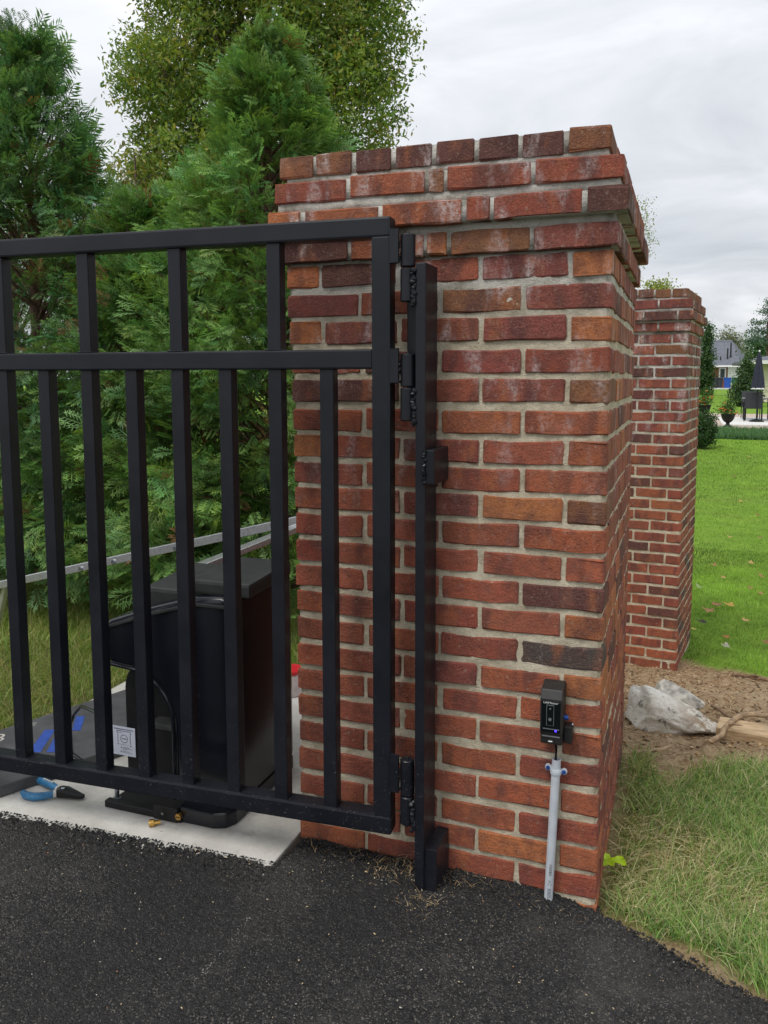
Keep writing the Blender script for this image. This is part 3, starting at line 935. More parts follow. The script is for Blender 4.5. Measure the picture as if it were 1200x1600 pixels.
# flattened carton with blue stripes and letters
def text_mesh(s, size):
    cu = bpy.data.curves.new('txt', 'FONT'); cu.body = s; cu.size = size; cu.align_x = 'LEFT'
    o = bpy.data.objects.new('txt', cu); COL.objects.link(o)
    dg = bpy.context.evaluated_depsgraph_get()
    me = o.evaluated_get(dg).to_mesh()
    V = [tuple(v.co) for v in me.vertices]; F = [tuple(p.vertices) for p in me.polygons]
    o.evaluated_get(dg).to_mesh_clear()
    bpy.data.objects.remove(o); bpy.data.curves.remove(cu)
    return V, F
carton = thing('carton', 'flattened black carton with blue stripes lying under the gate', 'carton', (-1.95, .2, .0775))
cq = [(-2.36, -.19), (-1.90, -.185), (-1.585, .47), (-1.94, .93)]
cb = obj('panel', MB().prism(cq, lambda u, v, q: (u, v, q), .0785, .118), M['carton'], carton, bevel=.006)
def quad_on(ps, z=.1188):
    return MB().add([(x, y, z) for x, y in ps], [tuple(range(len(ps)))])
obj('blue_stripe', quad_on([(-1.965, .10), (-1.925, .115), (-2.01, .285), (-2.045, .27)]), M['blue'], cb)
obj('blue_stripe', quad_on([(-1.905, .122), (-1.87, .135), (-1.94, .255), (-1.97, .24)]), M['blue'], cb)
obj('blue_stripe', quad_on([(-1.945, .30), (-1.915, .31), (-1.99, .425), (-2.02, .41)]), M['blue'], cb)
for ch, (x, y), sz, an in (('B', (-2.165, .115), .095, 28), ('F', (-2.125, .258), .065, 28)):
    V, F = text_mesh(ch, sz)
    c_, s_ = math.cos(R(an)), math.sin(R(an))
    obj('letter', MB().add([(x + a * c_ - b * s_, y + a * s_ + b * c_, .1190) for a, b, _ in V], F), M['white_print'], cb)
cab = obj('cable', MB().tube([(-1.62, .10, .30), (-1.83, .22, .26), (-1.90, .26, .2), (-1.915, .25, .13), (-1.86, .19, .123), (-1.81, .14, .123), (-1.72, .1, .122), (-1.55, .08, .13)], .0055, 8), M['plastic'], smooth=True)
tag(cab, 'thin black cable curving from the operator over the flat carton', 'cable')

# aluminium frame leaning behind the operator
fr = thing('aluminium_frame', 'shiny aluminium frame of bolted bars leaning behind the operator', 'frame', (-1.9, .9, .05))
def bar(a, b, w, h, name, mat='alu'):
    a, b = Vector(a), Vector(b); d = (b - a); L_ = d.length; d.normalize()
    s_ = d.cross(Vector((0, 0, 1))).normalized(); u_ = s_.cross(d).normalized()
    Mx = Matrix(((d.x, s_.x, u_.x, a.x), (d.y, s_.y, u_.y, a.y), (d.z, s_.z, u_.z, a.z), (0, 0, 0, 1)))
    return obj(name, MB().box((0, -w / 2, -h / 2), (L_, w / 2, h / 2), Mx), M[mat], fr, bevel=.003)
bar((-3.0, .92, .418), (-1.15, .86, .895), .034, .036, 'rail')
bar((-1.50, .50, .735), (-1.20, .88, .865), .055, .022, 'brace')
bar((-3.02, .95, .03), (-2.86, .93, .44), .025, .025, 'leg')
bar((-1.20, .90, .03), (-1.20, .88, .86), .025, .025, 'leg')
for q in (.34, .44, .62):
    p = Vector((-3.0, .92, .418)).lerp(Vector((-1.15, .86, .895)), q)
    obj('bolt', MB().tube([p + Vector((0, -.015, -.006)), p + Vector((0, -.024, -.006))], .010, 10), M['steel'], fr, smooth=True)
jar = thing('jar', 'pale plastic tub with a red lid tucked behind the pillar', 'tub', (-1.36, .98, .0775))
obj('body', MB().lathe([(.05, .0778), (.056, .085), (.058, .165), (.052, .175)], (-1.385, 1.0, 0), 24), M['clear'], jar, smooth=True)
obj('lid', MB().lathe([(.057, .176), (.057, .190), (.045, .193)], (-1.385, 1.0, 0), 24), M['red'], jar, smooth=True)

# ------------------------------------------------------------------ photo sensor and conduit on the near pillar
sen = thing('photo_sensor', 'black boxy photo sensor with blue light fixed to the brickwork', 'sensor', (-.115, 0, .50))
house_ = obj('housing', MB().prism([(-.0695, .536), (-.0695, .628), (-.058, .650), (.0, .656), (.0, .536)], lambda u, v, q: (q, u, v), -.1440, -.0885), M['sensor'], sen, bevel=.0035, seg=2)
obj('face_panel', MB().box((-.1405, -.0702, .541), (-.0925, -.0670, .622)), M['gloss'], sen, bevel=.001)
obj('lens_frame', MB().box((-.1275, -.0716, .560), (-.1085, -.0700, .6135)), M['grey_trim'], sen)
obj('lens', MB().box((-.1262, -.0724, .5612), (-.1098, -.0714, .6125)), M['gloss'], sen, bevel=.0004)
obj('emitter', MB().tube([(-.118, -.0724, .577), (-.118, -.0736, .577)], .0042, 14), M['grey_trim'], sen)
obj('emitter', MB().tube([(-.118, -.0724, .605), (-.118, -.0730, .605)], .0022, 10), M['grey_trim'], sen)
obj('trim', MB().box((-.1360, -.0712, .5500), (-.0950, -.0695, .5522)), M['grey_trim'], sen)
obj('status_light', MB().lathe([(.0005, -.003), (.0028, -.0015), (.0028, .0015), (.0005, .003)], (-.1035, -.0715, .5478), 12), M['led'], sen, smooth=True)
chin = obj('terminal_cover', MB().prism([(-.066, .5345), (-.064, .512), (-.052, .503), (.0, .503), (.0, .5345)], lambda u, v, q: (q, u, v), -.1425, -.0900), M['sensor'], sen, bevel=.003)
obj('ridge', MB().box((-.1385, -.0682, .5285), (-.0935, -.0640, .5315)), M['grey_trim'], chin, bevel=.0008)
obj('latch', MB().box((-.1225, -.0672, .5150), (-.1120, -.0640, .5180)), M['white_mark'], chin, bevel=.0012)
obj('bracket', MB().box((-.0885, -.035, .503), (-.0675, -.0, .548)), M['sensor'], sen, bevel=.003)
obj('screw', MB().tube([(-.0885, -.030, .570), (-.078, -.030, .570)], .0065, 12), M['screw_blue'], sen, bevel=.001)
obj('washer', MB().tube([(-.0685, -.025, .552), (-.0655, -.025, .552)], .004, 10), M['steel'], sen)
V, F = text_mesh('LiftMaster', .0072)
w_ = max(p[0] for p in V)
obj('lettering', MB().add([(-.1355 + a * .0375 / w_, -.0707, .6245 - .0 + b - .0075) for a, b, _ in V], F), M['white_mark'], sen)
obj('cable', MB().tube([(-.108, -.028, .512), (-.1075, -.026, .48), (-.1085, -.022, .45), (-.1095, -.021, .42)], .0034, 8), M['plastic'], sen, smooth=True)

con = thing('conduit', 'grey plastic conduit rising up the brickwork below the sensor', 'pipe', (-.12, -.022, .03))
cp0, cp1 = Vector((-.1225, -.0215, .005)), Vector((-.1065, -.0215, .452))
cdir = (cp1 - cp0).normalized()
rC = .0115
pts = []
n = 28
ring = lambda c, r_: [c + Vector((math.cos(2 * math.pi * k / n), math.sin(2 * math.pi * k / n), 0)) * r_ for k in range(n)]
Vp = ring(cp0, rC) + ring(cp1, rC) + ring(cp1, rC - .0022) + ring(cp1 - cdir * .06, rC - .0022)
Fp = []
for i in range(3):
    Fp += [(i * n + k, i * n + (k + 1) % n, (i + 1) * n + (k + 1) % n, (i + 1) * n + k) for k in range(n)]
obj('pipe', MB().add(Vp, Fp), M['pvc'], con, smooth=True)
sc_ = cp0.lerp(cp1, .925)
strap = obj('strap', MB().tube([sc_ - cdir * .007, sc_ + cdir * .007], rC + .0022, 24).tube([sc_ - cdir * .0035 , sc_ + cdir * .0035], rC + .0034, 24), M['pvc'], con, smooth=True)
for s_ in (-1, 1):
    ec = sc_ + Vector((s_ * .0205, .006, .004 - s_ * .003))
    ear = obj('strap_ear', MB().tube([ec + Vector((0, .003, 0)), ec + Vector((0, -.005, 0))], .0078, 18).box(tuple(ec + Vector((-s_ * .012 - .005, -.004, -.006))), tuple(ec + Vector((-s_ * .012 + .005, .002, .006)))), M['pvc'], con, bevel=.001)
    obj('screw', MB().tube([ec + Vector((0, -.005, 0)), ec + Vector((0, -.0085, 0))], .0052, 8), M['screw_blue'], ear)
# printed line on the pipe, reading downwards, wrapped to the pipe's surface
tx = MB()
def on_pipe(u, a):
    """u metres down from the mark, a metres round the pipe"""
    c = cp0.lerp(cp1, .372) - cdir * u
    th = -math.pi / 2 + .22 + a / rC
    return c + Vector((math.cos(th), math.sin(th), 0)) * (rC + .0003)
for s_, u0, sz in (('HZ130605A', .048, .0125), ('/ST', .125, .0115), ('11', .150, .0115)):
    V, F = text_mesh(s_, sz)
    tx.add([on_pipe(u0 + a * .93, -(b - sz * .36) * 1.0 * -1) for a, b, _ in V], F)
obj('lettering', tx, M['ink'], con)
bars = MB()
rb = random.Random(4)
u = .004
while u < .036:
    w = rb.choice((.0012, .002, .003))
    bars.add([on_pipe(u, -.0035), on_pipe(u + w, -.0035), on_pipe(u + w, .0), on_pipe(u, .0)], [(0, 1, 2, 3)])
    bars.add([on_pipe(u, .0), on_pipe(u + w, .0), on_pipe(u + w, .0035), on_pipe(u, .0035)], [(0, 1, 2, 3)])
    u += w + rb.choice((.001, .0016))
obj('bar_print', bars, M['grey_trim'], con)

# ------------------------------------------------------------------ stones, lumber, branches, fallen leaves
def rock(name, label, c, size, rot, seed, taper, mat='rock'):
    bm = bmesh.new(); bmesh.ops.create_icosphere(bm, subdivisions=5, radius=1.0)
    P = np.array([v.co[:] for v in bm.verts])
    rk = np.random.default_rng(int(seed * 10))
    for _ in range(17):
        nn = norm(rk.normal(0, 1, 3)); dd = rk.uniform(.60, .92)
        ex = np.maximum(P @ nn - dd, 0)
        P = P - ex[:, None] * nn[None]
    d = vnoise(P + seed, 1.3) * .10 + vnoise(P + seed, 2.9) * .06 + vnoise(P + seed, 7) * .035 + vnoise(P + seed, 17) * .018
    Q = P * 1.15
    Q = Q * (1 + d[:, None]) * np.array(size)
    tz = 1 - taper * (Q[:, 0] / size[0] + 1) * .5
    Q[:, 2] = (Q[:, 2] + size[2] * .2) * np.clip(tz, .25, 1.2) - size[2] * .2
    F = np.array([[v.index for v in f.verts] for f in bm.faces]); bm.free()
    c_, s_ = math.cos(rot), math.sin(rot)
    X = Q[:, 0] * c_ - Q[:, 1] * s_ + c[0]; Y = Q[:, 0] * s_ + Q[:, 1] * c_ + c[1]
    o = npobj(name, np.stack([X, Y, Q[:, 2] + c[2]], -1) - np.array(c), F, M[mat], smooth=True)
    o.location = c
    return tag(o, label, 'stone')
rock('stone', 'large white quartz stone sloping down to the right beside the pillar', (.160, 1.47, .008), (.200, .125, .145), R(-6), 2.0, .80)
rock('stone', 'smaller grey stone half hidden behind the large white one', (.195, 1.92, -.085), (.115, .075, .105), R(-16), 9.0, .7, 'rock_grey')

brd = MB()
Mx = Matrix.Translation((.335, 1.36, .0)) @ Matrix.Rotation(R(-9.5), 4, 'Z') @ Matrix.Rotation(R(2), 4, 'X')
brd.box((0, 0, -.012), (.75, .115, .034), Mx)
board = obj('lumber_offcut', brd, M['lumber'], bevel=.0025, seg=1)
tag(board, 'pale sawn lumber board lying on the bare earth', 'board')
def branch(name, label, pts, r0, r1, mat):
    o_ = thing(name, label, 'branch', pts[0])
    rr = random.Random(len(label)); n_ = 14
    P = []
    for k in range(n_):
        t_ = k / (n_ - 1) * (len(pts) - 1); i = min(int(t_), len(pts) - 2); f_ = t_ - i
        P.append(Vector(pts[i]).lerp(Vector(pts[i + 1]), f_) + Vector((rr.uniform(-1, 1), rr.uniform(-1, 1), rr.uniform(-.6, .6))) * .005)
    obj('stem', MB().tube(P, [(r0 + (r1 - r0) * k / (n_ - 1)) * rr.uniform(.85, 1.15) for k in range(n_)], 8), M[mat], o_, smooth=True)
    q = P[5]
    obj('spur', MB().tube([q, q + Vector((.02, -.03, .02)), q + Vector((.05, -.045, .025))], [r1 * .8, r1 * .6, r1 * .3], 6), M[mat], o_, smooth=True)
    return o_
branch('fallen_branch', 'dark dead branch lying on the earth behind the board', [(.345, 2.18, -.19), (.40, 1.93, -.13), (.44, 1.74, -.085), (.50, 1.66, -.065), (.62, 1.64, -.06)], .007, .013, 'stick')
branch('fallen_branch', 'pale forked branch lying across the lumber board', [(.305, 1.245, .012), (.345, 1.30, .022), (.385, 1.38, .048), (.43, 1.47, .052), (.53, 1.52, .050), (.70, 1.56, .03)], .012, .009, 'stick2')
branch('fallen_branch', 'grey branch lying at the far edge of the bare earth', [(.54, 3.86, -.59), (.63, 3.80, -.575), (.73, 3.75, -.565), (.80, 3.74, -.57)], .010, .016, 'stick')
branch('fallen_branch', 'short crooked twig on the earth at the edge of the grass', [(.03, .97, .055), (.09, .975, .06), (.13, 1.03, .055), (.17, 1.10, .045)], .009, .006, 'stick2')

def leaf_shape(lobes, rr, curl):
    """flat lobed leaf about 1 unit across with a slight curl"""
    V = [(0, 0, 0)]; n_ = lobes * 4
    for k in range(n_):
        a = 2 * math.pi * k / n_
        r_ = .5 * (.72 + .28 * math.cos(lobes * a)) * (1.0 - .35 * (math.cos(a - math.pi / 2) < -.8)) * rr.uniform(.9, 1.1)
        x, y = r_ * math.cos(a), r_ * math.sin(a)
        V.append((x, y, curl * (x * x * 1.5 + y * y * .6) + rr.uniform(-.03, .03)))
    F = [(0, 1 + k, 1 + (k + 1) % n_) for k in range(n_)]
    return V, F
def solid_leaf(name, label, c, size, colr, seed, group=None, tilt=(.2, .1), curl=.5):
    rr = random.Random(seed)
    V, F = leaf_shape(rr.choice((3, 5)), rr, curl)
    rz = rr.uniform(0, 6.28)
    Mx = Matrix.Rotation(tilt[0], 4, 'X') @ Matrix.Rotation(tilt[1], 4, 'Y') @ Matrix.Rotation(rz, 4, 'Z')
    V = np.array([tuple(Mx @ Vector(p)) for p in V]) * size
    n_ = len(V)
    F = np.array(F)
    V2 = np.concatenate([V, V - np.array([0, 0, .0008])])
    F2 = np.concatenate([F, F[:, ::-1] + n_])
    o = npobj(name, V2, F2, M['leaf'], col=np.tile(np.array(colr) * np.array([1, 1, 1]), (2 * n_, 1)) * RNG.uniform(.8, 1.2, (2 * n_, 1)))
    o.location = c
    return tag(o, label, 'leaf', group)

# young yellow-green leaf by the pillar corner
yl = thing('seedling', 'bright yellow-green two-lobed leaf at the foot of the pillar corner', 'leaf', (.02, .22, .03))
def half(c, rx, ry, tilt, seed, nm):
    V = [(0, 0, 0)]; rr = random.Random(seed); n_ = 22
    for k in range(n_):
        a = 2 * math.pi * k / n_
        lob = .80 + .24 * math.cos(3 * a + seed)
        V.append((rx * math.cos(a) * lob * rr.uniform(.9, 1.12), ry * math.sin(a) * lob * rr.uniform(.9, 1.12), .009 * math.cos(2 * a) + .004 * math.sin(3 * a)))
    Mx = Matrix.Translation(c) @ Matrix.Rotation(tilt, 4, 'X')
    V = np.array([tuple(Mx @ Vector(p)) for p in V]); F = np.array([(0, 1 + k, 1 + (k + 1) % n_) for k in range(n_)])
    npobj(nm, V, F, M['leaf'], yl, col=np.tile((.55, .78, .04), (len(V), 1)) * RNG.uniform(.85, 1.1, (len(V), 1)))
half((.012, .205, .068), .021, .020, R(55), 1, 'leaf_lobe')
half((.043, .212, .072), .022, .015, R(45), 2, 'leaf_lobe')
obj('stem', MB().tube([(.02, .24, .02), (.023, .225, .05), (.026, .21, .066)], .0016, 6), simple('green_stem', (.2, .3, .04)), yl, smooth=True)

LEAVES = [((.435, 5.86), .13, (.42, .24, .10), 'pale tan dry leaf, largest of the cluster on the lawn'),
          ((.50, 6.10), .12, (.36, .19, .09), 'brown dry leaf at the back of the cluster on the lawn'),
          ((.627, 6.16), .12, (.58, .38, .09), 'yellow-orange dry leaf lying right of the leaf cluster'),
          ((.373, 5.44), .10, (.06, .04, .035), 'dark curled leaf just below the leaf cluster'),
          ((.303, 5.16), .06, (.55, .50, .13), 'small yellow leaf near the foot of the second pillar'),
          ((.55, 4.99), .07, (.48, .21, .07), 'small orange leaf alone low on the lawn'),
          ((.535, 4.64), .09, (.50, .48, .40), 'whitish torn leaf at the near edge of the lawn'),
          ((.371, 6.81), .10, (.32, .40, .17), 'pale green leaf on the lawn beside the second pillar')]
for k, ((x, y), s_, c_, lab) in enumerate(LEAVES):
    solid_leaf('fallen_leaf', lab, (x, y, float(gz(x, y)) + .045), s_, c_, 30 + k, 'fallen leaves on the lawn')
MORE = [(.943, 6.75), (1.243, 11.4), (.954, 8.22), (.858, 6.97), (.842, 4.91), (1.08, 12.5), (.554, 8.01), (1.161, 9.73), (.79, 9.6), (1.55, 18.0), (1.1, 15.2), (.62, 7.4), (1.02, 7.6), (1.25, 8.3), (.72, 5.6), (.95, 5.7)]
for k, (x, y) in enumerate(MORE):
    solid_leaf('fallen_leaf', 'small dry brown leaf scattered on the lawn', (x, y, float(gz(x, y)) + .045), RNG.uniform(.06, .10), [(.40, .22, .09), (.30, .15, .07), (.52, .36, .14)][k % 3], 60 + k, 'small leaves scattered on the lawn')

# ------------------------------------------------------------------ loose stuff: grass, grit, mulch
def blades(X, Y, Z, Ht, Wd, lean, azim, col, tipcol, name, parent=None, seg=3):
    n_ = len(X)
    dx, dy = np.cos(azim), np.sin(azim)
    px, py = -dy, dx
    tw = RNG.uniform(0, np.pi, n_); wx, wy = np.cos(tw), np.sin(tw)
    Vs, Cs = [], []
    for s_ in range(seg + 1):
        f_ = s_ / seg
        hx_ = lean * f_ ** 1.7
        cx_ = X + dx * hx_ * Ht; cy_ = Y + dy * hx_ * Ht
        cz_ = Z + Ht * f_ * (1 - .35 * np.minimum(lean, 1.6) * f_)
        w = Wd * (1 - f_ ** 1.6 * .92) * .5
        Vs.append(np.stack([cx_ - wx * w, cy_ - wy * w, cz_], -1)); Vs.append(np.stack([cx_ + wx * w, cy_ + wy * w, cz_], -1))
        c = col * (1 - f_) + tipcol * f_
        Cs += [c, c]
    V = np.stack(Vs, 1); C_ = np.stack(Cs, 1)
    m = 2 * (seg + 1)
    base = np.arange(n_)[:, None, None] * m
    q = np.array([[2 * i, 2 * i + 1, 2 * i + 3, 2 * i + 2] for i in range(seg)])[None]
    F = (base + q).reshape(-1, 4)
    return npobj(name, V.reshape(-1, 3), F, M['grass'], parent, C_.reshape(-1, 3))
def grass_cols(n_, kinds, wts):
    k = RNG.choice(len(kinds), n_, p=np.array(wts) / sum(wts))
    c = np.array(kinds)[k]
    return c * RNG.uniform(.75, 1.25, (n_, 1))

# near turf, right of the pillar
n_ = 78000
X = RNG.uniform(-.0, 1.0, n_); Y = RNG.uniform(-.62, 1.25, n_)
P3 = np.stack([X, Y, X * 0 + 8], -1)
keep = (Y > drive_edge(X) + .006 + vnoise(P3, 11) * .016) & (RNG.random(n_) > dirt_mask(X, Y) * 1.02) & (X > .004) & (Y < 1.2)
patch = vnoise(P3, 5)
keep &= RNG.random(n_) < np.clip(.72 + patch * .35 - .40 * sstep(.10, .0, Y - drive_edge(X)) - .35 * sstep(.07, .0, X), .12, 1)
X, Y, patch = X[keep], Y[keep], patch[keep]; n_ = len(X)
fresh = np.clip(.57 + patch * .5 + .45 * sstep(.45, .8, Y), .05, .95)
isg = RNG.random(n_) < fresh
green = grass_cols(n_, [(.14, .26, .05), (.19, .33, .075), (.28, .39, .11), (.10, .19, .055)], [3, 3, 2, 2])
straw = grass_cols(n_, [(.60, .52, .30), (.47, .39, .21), (.70, .62, .40), (.38, .36, .15)], [3, 2, 2, 2])
col = np.where(isg[:, None], green, straw)
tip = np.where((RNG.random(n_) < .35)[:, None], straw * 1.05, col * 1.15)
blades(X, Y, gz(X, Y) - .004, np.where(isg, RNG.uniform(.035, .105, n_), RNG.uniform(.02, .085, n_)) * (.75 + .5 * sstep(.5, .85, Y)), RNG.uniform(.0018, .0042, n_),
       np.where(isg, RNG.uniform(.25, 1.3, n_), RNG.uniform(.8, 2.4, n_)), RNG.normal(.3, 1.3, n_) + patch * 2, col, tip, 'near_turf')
tag(bpy.data.objects['near_turf'], 'dry and green turf between the near pillar and the drive', 'grass', kind='stuff')

# turf behind the gate, left
n_ = 36000
X = RNG.uniform(-4.2, -1.55, n_); Y = RNG.uniform(-.15, 2.2, n_)
keep = ~((X > -2.17) & (Y < 1.14)) & (X < -1.5)
inc = (X > -2.36) & (Y < np.interp(X, [-2.37, -1.92], [-.19, .94]) + .02) & (X < -1.9)
keep &= ~inc
X, Y = X[keep], Y[keep]; n_ = len(X)
col = grass_cols(n_, [(.24, .34, .07), (.17, .28, .06), (.36, .37, .12), (.46, .40, .18)], [3, 3, 2, 2])
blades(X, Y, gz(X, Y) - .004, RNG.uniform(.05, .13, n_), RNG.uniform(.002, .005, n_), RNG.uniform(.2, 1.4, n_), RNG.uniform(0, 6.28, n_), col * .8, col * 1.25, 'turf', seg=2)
tag(bpy.data.objects['turf'], 'yellowish turf between the carton and the evergreens', 'grass', kind='stuff')

# back lawn
n1_, n2_ = 50000, 38000
Y = np.concatenate([RNG.uniform(3.4, 9.0, n1_), RNG.uniform(9.0, 21.2, n2_)])
X = np.concatenate([RNG.uniform(.0, 2.6, n1_), RNG.uniform(.2, 4.2, n2_)])
keep = (RNG.random(len(X)) > dirt_mask(X, Y) * 1.3) & (X < .176 + .30 + (Y + 2.1) * .16)
X, Y = X[keep], Y[keep]; n_ = len(X)
P3 = np.stack([X, Y, X * 0], -1)
pt = vnoise(P3, 1.4)[:, None]
col = grass_cols(n_, [(.175, .33, .035), (.245, .42, .05), (.32, .47, .08), (.21, .28, .055)], [3, 3, 2, 1]) * (.80 + .30 * pt + .30 * vnoise(P3, 4)[:, None] + .22 * vnoise(P3, .45)[:, None])
far = np.clip(Y / 9, .7, 2.2)
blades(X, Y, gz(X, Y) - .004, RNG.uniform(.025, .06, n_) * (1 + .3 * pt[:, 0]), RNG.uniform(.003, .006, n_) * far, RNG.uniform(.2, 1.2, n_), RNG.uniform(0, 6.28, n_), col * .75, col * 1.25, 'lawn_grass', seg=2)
tag(bpy.data.objects['lawn_grass'], 'short bright green lawn grass beyond the second pillar', 'grass', kind='stuff')

def chips(X, Y, Z, size, flat, col, name, mat):
    """small irregular five-sided chips"""
    n_ = len(X)
    base = np.array([(-.5, -.3, 0), (.5, -.35, 0), (.45, .35, 0), (-.4, .3, 0), (0, 0, .5), (0, 0, -.4)], float)
    F0 = np.array([(0, 1, 4), (1, 2, 4), (2, 3, 4), (3, 0, 4), (1, 0, 5), (2, 1, 5), (3, 2, 5), (0, 3, 5)])
    B = base[None] * (1 + RNG.uniform(-.35, .35, (n_, 6, 3)))
    B = B * size[:, None, None] * np.stack([np.ones(n_), flat[:, 0], flat[:, 1]], -1)[:, None, :]
    a = RNG.uniform(0, 6.283, n_); t_ = RNG.normal(0, .35, n_)
    c_, s_ = np.cos(a)[:, None], np.sin(a)[:, None]
    z_ = B[..., 2] + B[..., 0] * np.sin(t_)[:, None]
    x_ = B[..., 0] * c_ - B[..., 1] * s_ + X[:, None]; y_ = B[..., 0] * s_ + B[..., 1] * c_ + Y[:, None]
    V = np.stack([x_, y_, z_ + Z[:, None]], -1).reshape(-1, 3)
    F = (np.arange(n_)[:, None, None] * 6 + F0[None]).reshape(-1, 3)
    return npobj(name, V, F, mat, col=np.repeat(col, 6, 0))
# mulch and clods on the bare earth
n_ = 12000
X = RNG.uniform(-.6, 1.3, n_); Y = RNG.uniform(.9, 4.3, n_)
keep = RNG.random(n_) < dirt_mask(X, Y) * .9
X, Y = X[keep], Y[keep]; n_ = len(X)
col = grass_cols(n_, [(.24, .145, .075), (.42, .29, .16), (.56, .44, .29), (.10, .06, .035), (.31, .17, .08)], [4, 3, 1.3, 3, 2])
sz = .006 + .022 * RNG.random(n_) ** 2.2
chips(X, Y, gz(X, Y) + sz * .1, sz, np.stack([RNG.uniform(.12, .8, n_), RNG.uniform(.15, .6, n_)], -1), col, 'earth_litter', M['chips'])
tag(bpy.data.objects['earth_litter'], 'clods, bark bits and small stones strewn over the bare earth', 'litter', kind='stuff')
# grit on the asphalt
n_ = 9000
X = RNG.uniform(-1.6, .5, n_); Y = RNG.uniform(-.95, .0, n_)
spot = np.exp(-(((X + .52) / .16) ** 2 + ((Y + .10) / .07) ** 2)) + .7 * np.exp(-(((X + .42) / .10) ** 2 + ((Y + .2) / .10) ** 2)) + .35 * np.exp(-((Y - drive_edge(X)) / .05) ** 2)
keep = (Y < drive_edge(X) - .006) & (RNG.random(n_) < .10 + spot)
X, Y = X[keep], Y[keep]; n_ = len(X)
col = grass_cols(n_, [(.52, .40, .24), (.42, .39, .34), (.62, .52, .32), (.05, .05, .05), (.50, .24, .11)], [4, 3, 2, 2, .6])
sz = .0018 + .0055 * RNG.random(n_) ** 3
chips(X, Y, az(X, Y) + .0015, sz, np.stack([RNG.uniform(.35, 1, n_), RNG.uniform(.3, .7, n_)], -1), col, 'grit', M['chips'])
tag(bpy.data.objects['grit'], 'sandy grit and crumbs scattered on the asphalt by the post', 'grit', kind='stuff')
# pale scrape across the asphalt and straw swept against the post
t_ = RNG.random(110)
SX = np.interp(t_, [0, .5, 1], [-.815, -.803, -.809]) + RNG.normal(0, .004, 110)
SY = np.interp(t_, [0, .5, 1], [-.621, -.518, -.385]) + RNG.normal(0, .004, 110)
col = grass_cols(110, [(.30, .29, .27), (.24, .23, .21)], [1, 1])
sz = .0015 + .004 * RNG.random(110) ** 2
chips(SX, SY, az(SX, SY) + .0025, sz, np.stack([RNG.uniform(.35, 1, 110), RNG.uniform(.3, .6, 110)], -1), col, 'scrape_dust', M['chips'])
tag(bpy.data.objects['scrape_dust'], 'pale scrape line of dust across the asphalt', 'dust', kind='stuff')
n_ = 300
SX = np.concatenate([RNG.normal(-.50, .08, 130), RNG.normal(-.43, .03, 60), RNG.uniform(-.85, .0, 110)]); SY = np.concatenate([RNG.normal(-.07, .04, 130), RNG.normal(-.175, .035, 60), RNG.uniform(-.07, -.01, 110)])
SY = np.minimum(SY, -.008)
col = grass_cols(n_, [(.50, .37, .20), (.42, .27, .13), (.58, .48, .30)], [1, 1, 1])
blades(SX, SY, az(SX, SY) + .001, RNG.uniform(.006, .02, n_), RNG.uniform(.001, .0022, n_), RNG.uniform(1.2, 2.5, n_), RNG.uniform(0, 6.28, n_), col, col, 'straw_litter')
tag(bpy.data.objects['straw_litter'], 'dry straw bits swept against the hinge post', 'litter', kind='stuff')
# crumbs of asphalt along the edge
n_ = 2600
X = RNG.uniform(-1.9, .55, n_); Y = drive_edge(X) + RNG.normal(-.02, .03, n_)
inside = (X > -.86) & (X < .0)
Y = np.where(inside, np.minimum(Y, -.006 - RNG.random(n_) * .05), np.minimum(Y, drive_edge(X) + .004))
col = grass_cols(n_, [(.03, .03, .03), (.05, .05, .05), (.02, .02, .02)], [1, 1, 1])
sz = .003 + .008 * RNG.random(n_) ** 2
chips(X, Y, az(X, Y) + .002, sz, np.stack([RNG.uniform(.6, 1, n_), RNG.uniform(.5, .9, n_)], -1), col, 'asphalt_crumbs', M['chips'])
tag(bpy.data.objects['asphalt_crumbs'], 'loose black asphalt crumbs along the edge of the drive', 'crumbs', kind='stuff')

# ------------------------------------------------------------------ trees
def frond_template(rr, pairs, sub):
    """flat fern-like spray of scale foliage, tip along +x, length 1"""
    V, F, tcol = [], [], []
    def blade(p, d, L_, w, t0, t1):
        p = np.array(p); d = np.array(d); s_ = np.array([-d[1], d[0]])
        n0 = len(V)
        z0 = rr.uniform(-.02, .02)
        for q, ww in ((p - s_ * w * .35, 0), (p + d * L_ * .55 - s_ * w, .55), (p + d * L_, 1), (p + d * L_ * .55 + s_ * w, .55)):
            V.append((q[0], q[1], z0 - .10 * ww * L_)); tcol.append(t0 + (t1 - t0) * ww)
        F.append((n0, n0 + 1, n0 + 2)); F.append((n0, n0 + 2, n0 + 3))
    blade((0, 0), (1, 0), 1.0, .022, 0, 1)
    for k in range(pairs):
        f_ = .10 + .82 * k / pairs
        L_ = (.46 * math.sin(math.pi * (.22 + .70 * f_)) + .06) * rr.uniform(.8, 1.15)
        for s_ in (-1, 1):
            a = s_ * R(rr.uniform(38, 55)); d = (math.cos(a), math.sin(a))
            p = (f_ + (.03 if s_ > 0 else 0), 0)
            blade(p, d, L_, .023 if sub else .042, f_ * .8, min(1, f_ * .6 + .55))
            for j in range(sub):
                g_ = .28 + .5 * j / max(1, sub - 1) if sub > 1 else .45
                for s2 in (-1, 1):
                    b = a + s2 * R(rr.uniform(32, 46)); L2 = L_ * (.46 - .22 * g_) * rr.uniform(.8, 1.2)
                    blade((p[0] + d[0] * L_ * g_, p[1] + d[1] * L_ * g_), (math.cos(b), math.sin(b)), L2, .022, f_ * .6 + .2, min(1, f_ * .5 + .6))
    return np.array(V), np.array(F), np.array(tcol)
rrT = random.Random(5)
FR_HI = [frond_template(rrT, 6, 1) for _ in range(3)]
FR_LO = [frond_template(rrT, 5, 0) for _ in range(2)]

